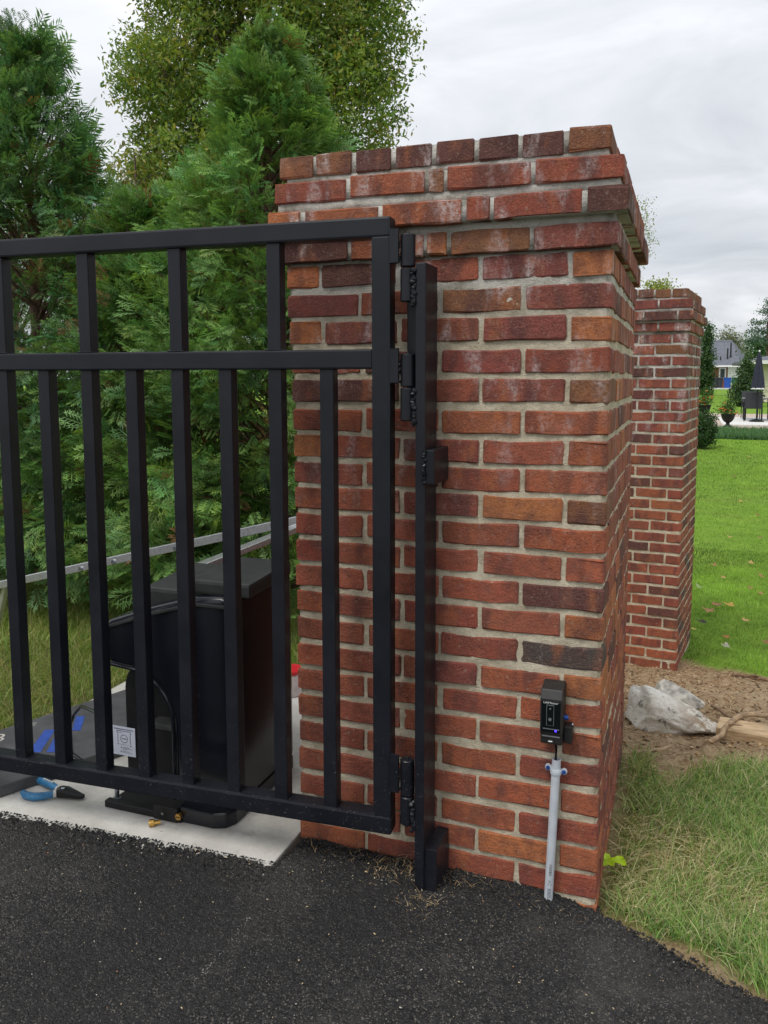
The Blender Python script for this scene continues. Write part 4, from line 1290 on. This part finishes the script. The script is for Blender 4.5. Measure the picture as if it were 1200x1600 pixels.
def arborvitae(name, label, base, height, radius, nbr, per, seed, lodir=None, base_col=(.040, .088, .026), tip_col=(.105, .205, .055), fsize=(.08, .185)):
    global RNG
    save = RNG; RNG = np.random.default_rng(seed)
    root = thing(name, label, 'tree', base, 0, 'evergreens behind the gate')
    bx_, by_, bz_ = base
    tr = MB()
    zz = np.linspace(0, height * .97, 12)
    tr.tube([(bx_ + .02 * math.sin(z * 2.1), by_ + .02 * math.cos(z * 1.7), bz_ + z) for z in zz], [max(.004, .055 * (1 - z / height) ** .9) for z in zz], 9)
    obj('trunk', tr, M['reddish_bark'], root, smooth=True)
    tp = Vector((bx_ + .02 * math.sin(height * 2), by_, bz_ + height * .9))
    obj('leader', MB().tube([tp, tp + Vector((-.015, 0, .22)), tp + Vector((-.05, 0, .46))], [.010, .006, .002], 6), M['reddish_bark'], root, smooth=True)
    # branches
    hb = height * (.015 + .965 * RNG.random(nbr) ** .85)
    f_ = hb / height
    shape = np.where(f_ < .30, .90 + f_ * .33, np.maximum(0, 1 - (f_ - .30) / .70) ** .95)
    az_ = RNG.uniform(0, 2 * np.pi, nbr)
    Lb = radius * shape * RNG.uniform(.72, 1.13, nbr) + .05
    elev = np.minimum(R(18) + R(30) * f_ + R(30) * f_ ** 5 + RNG.normal(0, .12, nbr), R(76))
    limb = MB()
    for k in range(nbr):
        o_ = Vector((bx_, by_, bz_ + max(.04, hb[k] - Lb[k] * math.tan(elev[k]) * .55)))
        d = Vector((math.cos(az_[k]), math.sin(az_[k]), math.tan(elev[k]))).normalized()
        e_ = o_ + d * Lb[k] / math.cos(elev[k]) * .93
        mid = o_.lerp(e_, .55) + Vector((0, 0, -.04 * Lb[k]))
        limb.tube([o_, mid, e_], [.010 + .006 * (1 - f_[k]), .006, .002], 5, cap=False)
    obj('limbs', limb, M['reddish_bark'], root, smooth=True)
    n_ = nbr * per
    bi = np.repeat(np.arange(nbr), per)
    s_ = RNG.random(n_) ** .62
    s_ = .30 + .74 * s_
    ca, sa = np.cos(az_[bi]), np.sin(az_[bi])
    outv = np.stack([ca, sa, np.zeros(n_)], -1); tan = np.stack([-sa, ca, np.zeros(n_)], -1)
    upv = np.array([0, 0, 1.0])
    z0 = np.maximum(.04, hb - Lb * np.tan(elev) * .55)
    r_ = Lb[bi] * s_ * .93
    P = np.stack([bx_ + ca * r_, by_ + sa * r_, bz_ + z0[bi] + r_ * np.tan(elev[bi])], -1)
    spread = (.03 + .11 * s_ * np.minimum(Lb[bi], .8))[:, None]
    P += tan * RNG.normal(0, 1, (n_, 1)) * spread * 1.1 + upv * RNG.normal(0, 1, (n_, 1)) * spread * .55
    P[:, 2] = np.maximum(P[:, 2], bz_ + .06)
    A = norm(outv * (.55 + .35 * RNG.random((n_, 1))) + tan * RNG.normal(0, .62, (n_, 1)) + upv * (RNG.normal(.10, .42, (n_, 1)) + (.75 * f_[bi] ** 2)[:, None]))
    N = outv * RNG.normal(.35, .4, (n_, 1)) + upv * RNG.normal(.75, .35, (n_, 1)) + tan * RNG.normal(0, .55, (n_, 1))
    N = norm(N - A * (N * A).sum(-1, keepdims=True))
    B = np.cross(N, A)
    size = RNG.uniform(fsize[0], fsize[1], n_) * (1 - .35 * f_[bi])
    shade = RNG.uniform(.72, 1.25, n_) * RNG.uniform(.8, 1.2, nbr)[bi]
    hue = RNG.normal(0, .12, n_)
    Vo, Fo, Co = [], [], []; off = 0
    toward = (outv * np.array([[math.sin(-.35), -math.cos(.35), 0]])).sum(-1) > -.05
    hi = toward & (s_ > .58)
    kind = np.where(hi, RNG.integers(0, 3, n_), 3 + RNG.integers(0, 2, n_))
    tmpl = FR_HI + FR_LO
    for t_ in range(5):
        ix = np.nonzero(kind == t_)[0]
        if t_ >= 3:
            ix = ix[(RNG.random(len(ix)) < .75)]
        TV, TF, TC = tmpl[t_]
        sc_ = size[ix] * (1.25 if t_ >= 3 else 1.0)
        curl = RNG.uniform(-.1, .35, len(ix))
        x_ = TV[None, :, 0]; y_ = TV[None, :, 1]; z_ = TV[None, :, 2] - curl[:, None] * x_ ** 2 * .6 - .15 * y_ ** 2
        W3 = P[ix, None, :] + sc_[:, None, None] * (x_[..., None] * A[ix, None, :] + y_[..., None] * B[ix, None, :] + z_[..., None] * N[ix, None, :])
        Vo.append(W3.reshape(-1, 3))
        Fo.append((TF[None] + (np.arange(len(ix)) * len(TV))[:, None, None]).reshape(-1, 3) + off)
        off += len(ix) * len(TV)
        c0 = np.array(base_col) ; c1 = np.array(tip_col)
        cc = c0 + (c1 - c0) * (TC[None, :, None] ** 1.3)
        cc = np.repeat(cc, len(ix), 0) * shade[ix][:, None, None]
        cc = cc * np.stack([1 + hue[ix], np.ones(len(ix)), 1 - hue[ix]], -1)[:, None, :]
        dead = RNG.random(len(ix)) < np.where(s_[ix] < .6, .16, .02)
        cc[dead] = np.array([.20, .11, .045]) * RNG.uniform(.6, 1.3, (int(dead.sum()), 1, 1))
        Co.append(cc.reshape(-1, 3))
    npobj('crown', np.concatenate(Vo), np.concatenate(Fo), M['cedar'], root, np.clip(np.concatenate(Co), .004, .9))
    RNG = save
    return root

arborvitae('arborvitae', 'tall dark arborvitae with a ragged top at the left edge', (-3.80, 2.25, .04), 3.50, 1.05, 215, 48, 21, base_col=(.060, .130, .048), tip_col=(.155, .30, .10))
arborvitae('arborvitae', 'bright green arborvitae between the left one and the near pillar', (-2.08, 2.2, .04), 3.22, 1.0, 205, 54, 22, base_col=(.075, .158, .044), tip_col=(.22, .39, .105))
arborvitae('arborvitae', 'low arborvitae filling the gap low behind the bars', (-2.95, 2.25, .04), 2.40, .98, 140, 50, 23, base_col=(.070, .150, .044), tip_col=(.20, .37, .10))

arborvitae('arborvitae', 'dark arborvitae mostly hidden behind the ragged one at the left edge', (-4.75, 3.05, .04), 2.9, .98, 100, 34, 24, base_col=(.055, .12, .045), tip_col=(.13, .26, .085))

def leafy(root_name, label, cat, base, trunk_top, r_tr, blobs, n_leaves, lsize, cols, wts, seed, group=None, limbs=14, flat=.5, trunk_mat='bark', root=None, clump=1.0, dens=22):
    """broadleaf tree or shrub: trunk, limbs out to leaf clumps, crown of small leaf faces
    blobs: list of (cx, cy, cz, rx, ry, rz) in world"""
    rg = np.random.default_rng(seed)
    root = root or thing(root_name, label, cat, base, 0, group)
    B = np.array(blobs, float)
    vol = (B[:, 3] * B[:, 4] * B[:, 5]) ** .67
    # leaf clump centres through the crown's volume
    nc = max(6, int(n_leaves / dens))
    bi = rg.choice(len(B), nc, p=vol / vol.sum())
    d = norm(rg.normal(0, 1, (nc, 3))); rad = rg.random(nc) ** .42
    Cn = B[bi, :3] + d * rad[:, None] * B[bi, 3:6]
    if trunk_top is not None:
        tr = MB()
        b0, t1 = Vector(base), Vector(trunk_top)
        k_ = 9
        tr.tube([b0.lerp(t1, q / (k_ - 1)) + Vector((.04 * r_tr * 10 * math.sin(q * 1.3), .03 * r_tr * 10 * math.cos(q), 0)) for q in range(k_)], [r_tr * (1 - .75 * q / (k_ - 1)) * (1.25 if q == 0 else 1) for q in range(k_)], 9)
        obj('trunk', tr, M[trunk_mat], root, smooth=True)
        lm = MB()
        for q in range(limbs):
            f_ = .30 + .68 * q / limbs
            s0 = b0.lerp(t1, f_)
            e_ = Vector(Cn[rg.integers(0, nc)])
            md = s0.lerp(e_, .5) + Vector((0, 0, .10 * (e_ - s0).length))
            rr_ = r_tr * (1 - .7 * f_) * .45
            lm.tube([s0, s0.lerp(md, .5), md, md.lerp(e_, .6), e_], [rr_, rr_ * .8, rr_ * .55, rr_ * .33, rr_ * .12], 6, cap=False)
            for _ in range(3):
                e2 = Vector(Cn[np.argsort(((Cn - np.array(e_)) ** 2).sum(1))[1 + _ * 2]])
                lm.tube([md.lerp(e_, .4), e2], [rr_ * .3, rr_ * .08], 5, cap=False)
        obj('limbs', lm, M[trunk_mat], root, smooth=True)
    per = n_leaves // nc
    ci = np.repeat(np.arange(nc), per); n_ = len(ci)
    cs = lsize * 3.0 * clump * rg.uniform(.6, 1.4, nc)
    L = Cn[ci] + norm(rg.normal(0, 1, (n_, 3))) * (rg.random(n_) ** .5 * 1.35)[:, None] * cs[ci][:, None] * np.array([1, 1, flat + .2])
    A = norm(rg.normal(0, 1, (n_, 3)) + np.array([0, 0, -.25])); N = norm(rg.normal(0, 1, (n_, 3)) * .7 + np.array([0, 0, .8]))
    N = norm(N - A * (N * A).sum(-1, keepdims=True)); Bv = np.cross(N, A)
    sz = lsize * rg.uniform(.6, 1.35, n_)
    tv = np.array([(0, 0, 0), (.35, -.27, .05), (.72, -.20, .03), (1, 0, -.10), (.70, .22, .03), (.33, .26, .05)])
    V = L[:, None, :] + sz[:, None, None] * (tv[None, :, 0:1] * A[:, None, :] + tv[None, :, 1:2] * Bv[:, None, :] + tv[None, :, 2:3] * N[:, None, :])
    nv = 6
    F0 = np.array([(0, 1, 5), (1, 2, 4), (1, 4, 5), (2, 3, 4)])
    if n_leaves > 50000:
        V = V[:, [0, 2, 3, 5]]; nv = 4; F0 = np.array([(0, 1, 3), (1, 2, 3)])
    F = (np.arange(n_)[:, None, None] * nv + F0[None]).reshape(-1, 3)
    kc = rg.choice(len(cols), nc, p=np.array(wts) / sum(wts))
    mixk = np.where(rg.random(n_) < .7, kc[ci], rg.choice(len(cols), n_, p=np.array(wts) / sum(wts)))
    c = np.array(cols)[mixk] * rg.uniform(.72, 1.28, (n_, 1)) * rg.uniform(.82, 1.2, nc)[ci][:, None]
    npobj('crown', V.reshape(-1, 3), F, M['leaf'], root, np.repeat(c, nv, 0))
    return root

OAK = [(.175, .25, .05), (.135, .22, .05), (.26, .30, .06), (.10, .18, .05), (.32, .28, .07)]
leafy('oak_tree', 'tall olive-green oak tree rising behind the evergreens', 'tree', (-6.2, 10.6, -.15), (-6.0, 10.6, 8.2), .22,
      [(-7.5, 10.4, 6.4, 1.5, 1.4, 1.3), (-6.0, 10.4, 7.6, 1.9, 1.6, 1.7), (-7.9, 10.6, 4.7, 1.2, 1.3, 1.1), (-5.25, 10.4, 5.7, 1.2, 1.3, 1.3), (-6.6, 10.2, 5.0, 1.6, 1.4, 1.3),
       (-8.55, 10.6, 6.6, .75, .8, .9), (-4.95, 10.8, 7.0, 1.0, 1.1, 1.1), (-7.2, 10.6, 3.3, 1.6, 1.2, .9), (-4.85, 10.5, 4.5, .75, .9, .7), (-8.5, 10.6, 3.7, .95, .9, 1.0), (-7.4, 10.4, 8.2, 1.5, 1.3, 1.2), (-8.7, 10.5, 5.0, .6, .8, .7), (-8.3, 10.5, 2.4, 1.2, .9, .7)],
      135000, .086, OAK, [4, 3, 3, 2, 1], 31, limbs=40, clump=1.0, dens=64)
leafy('sapling', 'thin half-bare tree between the left evergreen and the oak', 'tree', (-8.2, 9.2, -.15), (-8.1, 9.2, 5.0), .06,
      [(-8.1, 9.2, 4.4, .7, .6, .8), (-8.35, 9.2, 3.6, .6, .5, .6)], 900, .085, [(.20, .20, .06), (.16, .17, .06), (.28, .24, .09)], [1, 1, 1], 33, limbs=16, clump=1.4)
leafy('birch_tree', 'thin pale tree showing just right of the near pillar cap', 'tree', (-1.7, 22.0, -.2), (-1.6, 22, 6.0), .09,
      [(-1.25, 22, 5.4, .5, .5, .9), (-1.7, 22, 5.2, .8, .8, 1.2)], 2600, .055, [(.22, .28, .12), (.28, .32, .16)], [1, 1], 35, limbs=12, clump=1.3)
leafy('shrub_tree', 'yellow-green bushy tree showing above the second pillar', 'tree', (-.35, 14.0, -.6), (-.3, 14, 2.7), .07,
      [(-.35, 14, 2.85, .42, .4, .34), (-.2, 14, 2.5, .5, .4, .5), (.05, 14.1, 2.55, .3, .3, .35)], 7000, .045, [(.26, .32, .05), (.20, .27, .05), (.32, .33, .08)], [2, 2, 1], 36, limbs=8, dens=40)

# ------------------------------------------------------------------ the far garden
M['shingle'] = simple('grey_shingles', (.13, .14, .165), .9, 0, .15, 4, .3, 20)
M['white'] = simple('white_paint', (.74, .74, .72), .6, 0, .04, 6)
M['cream'] = simple('cream_siding', (.66, .62, .46), .7, 0, .05, 4)
M['far_brick'] = simple('far_brick', (.26, .10, .065), .9, 0, .3, 12)
M['glass'] = simple('window_glass', (.05, .06, .07), .12, 0, .2, 3)
M['bin_blue'] = simple('blue_bin', (.01, .07, .36), .5, 0, .1, 5)
M['bin_green'] = simple('green_bin', (.01, .13, .08), .5, 0, .1, 5)
M['bin_grey'] = simple('grey_bin', (.03, .033, .045), .5, 0, .1, 5)
M['canvas'] = simple('navy_canvas', (.022, .026, .045), .85, 0, .2, 12, .3)
M['iron'] = simple('dark_iron', (.016, .017, .018), .5, .3, .2, 20)
M['sling'] = simple('dark_sling', (.035, .038, .045), .75, 0, .15, 20)
M['paver'] = simple('patio_pavers', (.46, .37, .30), .9, 0, .15, 5, .2)
M['slab'] = simple('white_slab', (.66, .65, .63), .85, 0, .06, 5)
pat = obj('patio', MB().box((.55, 23.2, -.4), (14, 33, -.010)), M['paver'])
tag(pat, kind='structure')
slab = obj('patio_slab', MB().box((1.25, 24.6, -.3), (12, 29.5, .012)), M['slab'])
tag(slab, kind='structure')
yard = obj('far_drive', MB().box((-6, 78.0, -.2), (16, 84.0, .36)), M['slab'])
tag(yard, kind='structure')

def shrub(name, label, base, rx, h, n_, ls, cols, seed, cone=False, group=None):
    x, y, z = base
    if cone:
        bl = [(x, y, z + h * f_, rx * w, rx * w, h * .16) for f_, w in ((.12, .92), (.3, .95), (.48, .8), (.66, .6), (.82, .36), (.94, .15))]
    else:
        bl = [(x, y, z + h * .5, rx, rx, h * .5), (x, y, z + h * .42, rx * .9, rx * .9, h * .42)]
    return leafy(name, label, 'shrub', base, (x, y, z + h * .8), max(.02, rx * .07), bl, n_, ls, cols, [1] * len(cols), seed, group, limbs=6, clump=.6)
shrub('boxwood', 'round dark boxwood ball at the right foot of the second pillar', (.60, 19.5, -.33), .33, .98, 9000, .045, [(.04, .09, .03), (.06, .12, .04)], 41)
shrub('columnar_evergreen', 'tall narrow evergreen just right of the second pillar', (1.25, 50, .33), .46, 4.4, 6500, .13, [(.05, .105, .035), (.075, .14, .045), (.035, .08, .03)], 42, True)
shrub('evergreen_shrub', 'wide feathery evergreen shrub left of the closed umbrella', (2.74, 38.5, .08), .72, 2.25, 9000, .10, [(.06, .115, .045), (.09, .15, .055), (.04, .085, .035)], 43, True)
leafy('background_tree', 'dark rounded tree mass behind the cream house', 'tree', (6.0, 70, .3), (6, 70, 3.5), .2, [(5.6, 70, 3.2, 1.0, 1.2, 1.4), (6.9, 70, 3.4, 1.6, 1.2, 1.7), (8.6, 70, 3.2, 1.5, 1.2, 1.7)], 7000, .22, [(.035, .09, .03), (.05, .12, .04)], [1, 1], 44)
leafy('background_tree', 'sparse grey-green tree above the grey roof', 'tree', (4.7, 104, .4), (4.8, 104, 6.0), .2, [(4.9, 104, 5.6, 1.3, 1.2, 1.5), (4.2, 104, 5.4, .9, .9, 1.1), (6.1, 104, 5.0, 1.0, 1, 1.2)], 2600, .22, [(.17, .20, .13), (.22, .23, .15)], [1, 1], 45, clump=1.2)
leafy('background_tree', 'pale tree beside the grey roof near the second pillar', 'tree', (2.1, 104, .4), (2.2, 104, 6.0), .2, [(2.2, 104, 6.0, .75, .9, 1.3), (1.7, 104, 5.0, .8, .9, 1.3)], 1800, .22, [(.16, .21, .13), (.20, .24, .15)], [1, 1], 46, clump=1.1)
leafy('pine_tree', 'blue-green pine with sparse whorled branches at the right edge', 'tree', (5.3, 60, .3), (5.2, 60, 8.0), .09, [(5.1, 60, 4.5, 1.1, .6, .12), (5.0, 60, 5.1, 1.0, .6, .12), (5.2, 60, 5.8, .7, .5, .1), (5.2, 60, 6.4, .4, .4, .1), (5.2, 60, 3.8, 1.2, .6, .25)], 2600, .14, [(.10, .17, .13), (.13, .20, .15)], [1, 1], 47, limbs=16, clump=.7)
# a long far tree line closes the view
rg = np.random.default_rng(77)
for k, (x, y, r_, h, lab) in enumerate([(-3, 125, 4, 5, 'rounded far tree hidden mostly behind the second pillar'), (9, 128, 4, 6, 'rounded tree in the far tree line right of the grey roof'), (16, 122, 5, 9, 'tall tree in the far tree line behind the cream house')]):
    leafy('far_tree', lab, 'tree', (x, y, .3), (x, y, h * .7), .25, [(x, y, h * .55, r_, 2.5, h * .42), (x + r_ * .4, y, h * .45, r_ * .7, 2.5, h * .36)], 2600, .45, [(.07, .12, .05), (.10, .14, .06), (.14, .15, .07)], [1, 1, 1], 80 + k, 'far tree line', limbs=6)

hs = thing('house', 'brick bungalow with grey shingle roof far across the lawn', 'house', (2.5, 90, .3))
obj('wall', MB().box((-6, 86.0, .3), (3.95, 94, 2.35)), M['far_brick'], hs)
obj('wall', MB().box((3.96, 85.9, .3), (6.5, 94, 2.35)), M['white'], hs)
obj('roof', MB().add([(-6.6, 85.2, 2.45), (5.2, 85.2, 2.45), (4.4, 90.5, 5.15), (-6.6, 90.5, 5.25), (-6.6, 95, 2.45), (7.2, 95, 2.45), (7.2, 85.6, 2.42)],
    [(0, 1, 2, 3), (3, 2, 5, 4), (1, 6, 5, 2), (0, 4, 5, 6, 1), (0, 3, 4)]), M['shingle'], hs)
obj('fascia', MB().box((-6.6, 85.1, 2.36), (6.8, 85.19, 2.52)), M['white'], hs)
wd = obj('window', MB().box((3.15, 85.88, 1.25), (3.80, 85.99, 2.28)), M['white'], hs)
obj('pane', MB().box((3.28, 85.84, 1.35), (3.68, 85.87, 2.18)), M['glass'], wd)
wd = obj('window', MB().box((1.2, 85.88, 1.25), (2.1, 85.99, 2.28)), M['white'], hs)
obj('pane', MB().box((1.32, 85.84, 1.35), (1.98, 85.87, 2.18)), M['glass'], wd)
obj('vent_pipe', MB().tube([(3.90, 86.6, 3.0), (3.90, 86.6, 4.2)], .07, 8), M['iron'], hs)
obj('vent_pipe', MB().tube([(4.20, 86.9, 3.1), (4.20, 86.9, 4.75)], .07, 8), M['iron'], hs)
obj('vent_pipe', MB().tube([(3.27, 86.4, 2.9), (3.27, 86.4, 3.4)], .06, 8), M['iron'], hs)
h2 = thing('house', 'cream sided house with white eaves at the right edge', 'house', (5, 46, .2))
for k in range(12):
    obj('siding_board', MB().add([(3.30, 42.0 - .02, .2 + k * .152), (12, 42.0 - .02, .2 + k * .152), (12, 42.0, .2 + (k + 1) * .152), (3.30, 42.0, .2 + (k + 1) * .152), (3.30, 42.03, .2 + k * .152), (12, 42.03, .2 + k * .152), (12, 42.03, .2 + (k + 1) * .152), (3.30, 42.03, .2 + (k + 1) * .152)],
        [(0, 1, 2, 3), (4, 7, 6, 5), (0, 4, 5, 1), (3, 2, 6, 7), (0, 3, 7, 4), (1, 5, 6, 2)]), M['cream'], h2)
obj('wall', MB().box((3.28, 42.04, .1), (12, 50, 2.05)), M['cream'], h2)
obj('fascia', MB().box((2.66, 41.3, 2.03), (12.6, 41.4, 2.20)), M['white'], h2)
obj('roof', MB().add([(2.66, 41.4, 2.21), (12.6, 41.4, 2.21), (12.6, 46, 3.3), (8.5, 46, 3.3), (2.66, 50.6, 2.21), (12.6, 50.6, 2.21), (2.66, 41.4, 2.06), (12.6, 41.4, 2.06), (12.6, 50.6, 2.06), (2.66, 50.6, 2.06)],
    [(0, 1, 2, 3), (3, 2, 5, 4), (0, 3, 4), (1, 5, 2), (6, 9, 8, 7), (0, 6, 7, 1), (4, 5, 8, 9), (0, 4, 9, 6), (1, 7, 8, 5)]), M['shingle'], h2)

def wheelie(label, x, y, mat, w=.62):
    r_ = thing('wheelie_bin', label, 'bin', (x, y, .36), 0, 'bins in front of the brick house')
    z = .36
    obj('body', wedge_box(x, y, z, w), M[mat], r_, bevel=.03)
    obj('lid', MB().box((x - w / 2 - .03, y - .36, z + .93), (x + w / 2 + .03, y + .36, z + .99)), M[mat], r_, bevel=.02)
    for s_ in (-1, 1):
        obj('wheel', MB().tube([(x + s_ * w * .42 - .03, y + .3, z + .1), (x + s_ * w * .42 + .03, y + .3, z + .1)], .1, 12), M['iron'], r_)
def wedge_box(x, y, z, w):
    a, b = w / 2 * .8, w / 2
    return MB().add([(x - a, y - .28, z + .04), (x + a, y - .28, z + .04), (x + a, y + .28, z + .04), (x - a, y + .28, z + .04), (x - b, y - .34, z + .93), (x + b, y - .34, z + .93), (x + b, y + .34, z + .93), (x - b, y + .34, z + .93)],
                    [(0, 3, 2, 1), (4, 5, 6, 7), (0, 1, 5, 4), (1, 2, 6, 5), (2, 3, 7, 6), (3, 0, 4, 7)])
wheelie('dark grey wheeled bin, leftmost in front of the house', 2.5, 80, 'bin_grey')
wheelie('dark grey wheeled bin touching the blue bin', 3.05, 80.2, 'bin_grey', .56)
wheelie('blue wheeled recycling bin in front of the house', 3.70, 79.8, 'bin_blue')
wheelie('green wheeled bin right of the blue bin', 4.34, 80, 'bin_green', .56)

um = thing('patio_umbrella', 'closed navy patio umbrella standing on the slab', 'umbrella', (2.30, 26.5, .0))
obj('pole', MB().tube([(2.30, 26.5, .03), (2.30, 26.5, 2.2)], .022, 10), M['iron'], um)
V, F = [], []
nf = 16
prf = [(.19, 1.06), (.185, 1.12), (.155, 1.4), (.115, 1.7), (.075, 1.98), (.05, 2.12), (.02, 2.2)]
for r_, z in prf:
    for k in range(nf):
        a = 2 * math.pi * k / nf; q = r_ * (1.12 if k % 2 else .82)
        V.append((2.30 + q * math.cos(a), 26.5 + q * math.sin(a), z))
for i in range(len(prf) - 1):
    F += [(i * nf + k, i * nf + (k + 1) % nf, (i + 1) * nf + (k + 1) % nf, (i + 1) * nf + k) for k in range(nf)]
F.append(tuple(range(nf))); F.append(tuple((len(prf) - 1) * nf + k for k in range(nf)))
cn = obj('canopy', MB().add(V, F), M['canvas'], um)
obj('hem', MB().lathe([(.20, 1.035), (.205, 1.06), (.19, 1.075)], (2.30, 26.5, 0), 16), M['white'], cn)
obj('finial', MB().lathe([(.02, 2.2), (.035, 2.225), (.01, 2.26)], (2.30, 26.5, 0), 10), M['white'], um)
obj('base', MB().lathe([(.22, .014), (.22, .045), (.12, .075), (.04, .10)], (2.30, 26.5, 0), 20), M['iron'], um)

tb = thing('patio_table', 'dark patio table beside the closed umbrella', 'table', (2.75, 27.6, .012))
obj('top', MB().box((1.95, 27.2, .70), (3.6, 28.2, .735)), M['grey_trim'], tb, bevel=.01)
for (x, y) in ((2.02, 27.27), (3.53, 27.27), (2.02, 28.13), (3.53, 28.13)):
    obj('leg', MB().tube([(x, y, .013), (x, y, .70)], .022, 8), M['iron'], tb)
def chair(label, x, y, rz, src=None):
    r_ = thing('patio_chair', label, 'chair', (x, y, .012), rz, 'chairs round the patio table')
    if src:
        for ch in list(src.children):
            c = ch.copy(); COL.objects.link(c); c.parent = r_
        return r_
    L_ = dict(local=True)
    obj('seat', MB().box((-.26, -.26, .40), (.26, .26, .43)), M['sling'], r_, bevel=.01, **L_)
    obj('backrest', wedge_back(), M['sling'], r_, bevel=.006, **L_)
    for (a, b) in ((-.26, -.25), (.26, -.25), (-.26, .25), (.26, .25)):
        obj('leg', MB().tube([(a, b, 0), (a, b * .95, .42)], .014, 8), M['iron'], r_, **L_)
    for a in (-.28, .28):
        obj('armrest', MB().tube([(a, -.26, .42), (a, -.27, .62), (a, .05, .64), (a, .29, .62)], .014, 8), M['iron'], r_, **L_)
    return r_
def wedge_back():
    return MB().add([(-.26, .24, .42), (.26, .24, .42), (.26, .27, .42), (-.26, .27, .42), (-.25, .36, .92), (.25, .36, .92), (.25, .385, .92), (-.25, .385, .92)],
                    [(0, 3, 2, 1), (4, 5, 6, 7), (0, 1, 5, 4), (1, 2, 6, 5), (2, 3, 7, 6), (3, 0, 4, 7)])
c0 = chair('dark sling chair at the left near side of the patio table', 2.22, 26.95, R(178))
chair('dark sling chair at the right near side of the patio table', 2.98, 26.95, R(183), c0)
chair('dark sling chair at the left far side of the patio table', 2.25, 28.5, R(3), c0)
chair('dark sling chair at the right far side of the patio table', 3.05, 28.5, R(-4), c0)

def urn(label, x, y, z, s_, seed, stand=None):
    r_ = thing('urn_planter', label, 'planter', (x, y, z), 0, 'urns of orange flowers on the patio')
    obj('foot', MB().lathe([(.13 * s_, 0), (.13 * s_, .03 * s_), (.06 * s_, .06 * s_), (.05 * s_, .12 * s_)], (x, y, z), 20), M['iron'], r_, smooth=True)
    obj('bowl', MB().lathe([(.05 * s_, .12 * s_), (.11 * s_, .16 * s_), (.17 * s_, .25 * s_), (.185 * s_, .33 * s_), (.20 * s_, .36 * s_), (.20 * s_, .38 * s_), (.17 * s_, .375 * s_)], (x, y, z), 20), M['iron'], r_, smooth=True)
    leafy(None, None, None, (x, y, z), None, 0, [(x, y, z + .50 * s_, .24 * s_, .2 * s_, .16 * s_), (x + .02, y, z + .72 * s_, .12 * s_, .1 * s_, .22 * s_)], 900, .05 * s_, [(.06, .12, .03), (.09, .17, .04)], [1, 1], seed, root=r_)
    rg_ = np.random.default_rng(seed)
    for k in range(11):
        a = rg_.normal(0, 1, 3)
        p = (x + a[0] * .15 * s_, y - .12 * s_ - abs(a[1]) * .03, z + (.50 + a[2] * .10) * s_)
        obj('flower', MB().lathe([(.006, -.02), (.030 * s_, -.006), (.033 * s_, .008), (.010, .016)], p, 8), M[('flower_orange', 'flower_red')[k % 2]], r_)
    return r_
M['flower_orange'] = simple('orange_petals', (.75, .22, .04), .6, 0, .2, 30)
M['flower_red'] = simple('red_petals', (.65, .07, .025), .6, 0, .2, 30)
u1 = urn('black urn of orange flowers with a thin trellis on the patio edge', 1.335, 23.6, -.008, 1.0, 51)
obj('trellis', MB().tube([(1.27, 23.6, .36), (1.35, 23.6, 1.1)], .010, 6).tube([(1.43, 23.6, .36), (1.35, 23.6, 1.1)], .010, 6).tube([(1.30, 23.6, .6), (1.40, 23.6, .6)], .008, 6).tube([(1.32, 23.6, .85), (1.38, 23.6, .85)], .008, 6), M['iron'], u1)
u2 = urn('black bowl of orange flowers partly hidden by the second pillar', .68, 23.6, .24, 1.0, 52)
obj('stand', MB().tube([(.68, 23.6, -.008), (.68, 23.6, .25)], .03, 10), M['iron'], u2)

# strap-leaved border in front of the patio
n_ = 9000
X = RNG.uniform(.75, 4.4, n_); Y = RNG.uniform(21.3, 23.0, n_)
col = grass_cols(n_, [(.08, .18, .07), (.11, .23, .09), (.15, .27, .11), (.06, .14, .06)], [1, 1, 1, 1])
bo = blades(X, Y, gz(X, Y) - .01, RNG.uniform(.10, .27, n_), RNG.uniform(.012, .026, n_), RNG.uniform(.15, .9, n_), RNG.uniform(0, 6.28, n_), col * .8, col * 1.15, 'border_plants')
tag(bo, 'strap-leaved green border planting along the patio edge', 'plants', kind='stuff')

# overhead wires far off
wire = MB().tube([(-3, 72, 4.35), (6, 71, 4.2), (18, 70, 4.5)], .018, 5)
wo = obj('utility_wire', wire, M['iron']); tag(wo, 'thin utility wire crossing in front of the grey roof', 'wire')

for o in bpy.data.objects:
    if '_m' in o:
        del o['_m']
_tri = {}
for o in bpy.data.objects:
    if o.type == 'MESH':
        m_ = o.data; _tri[o.name.split('.')[0]] = _tri.get(o.name.split('.')[0], 0) + len(m_.loops) - 2 * len(m_.polygons)
print(sum(_tri.values()), sorted(_tri.items(), key=lambda q: -q[1])[:14])
print('bricks', n1, n2)
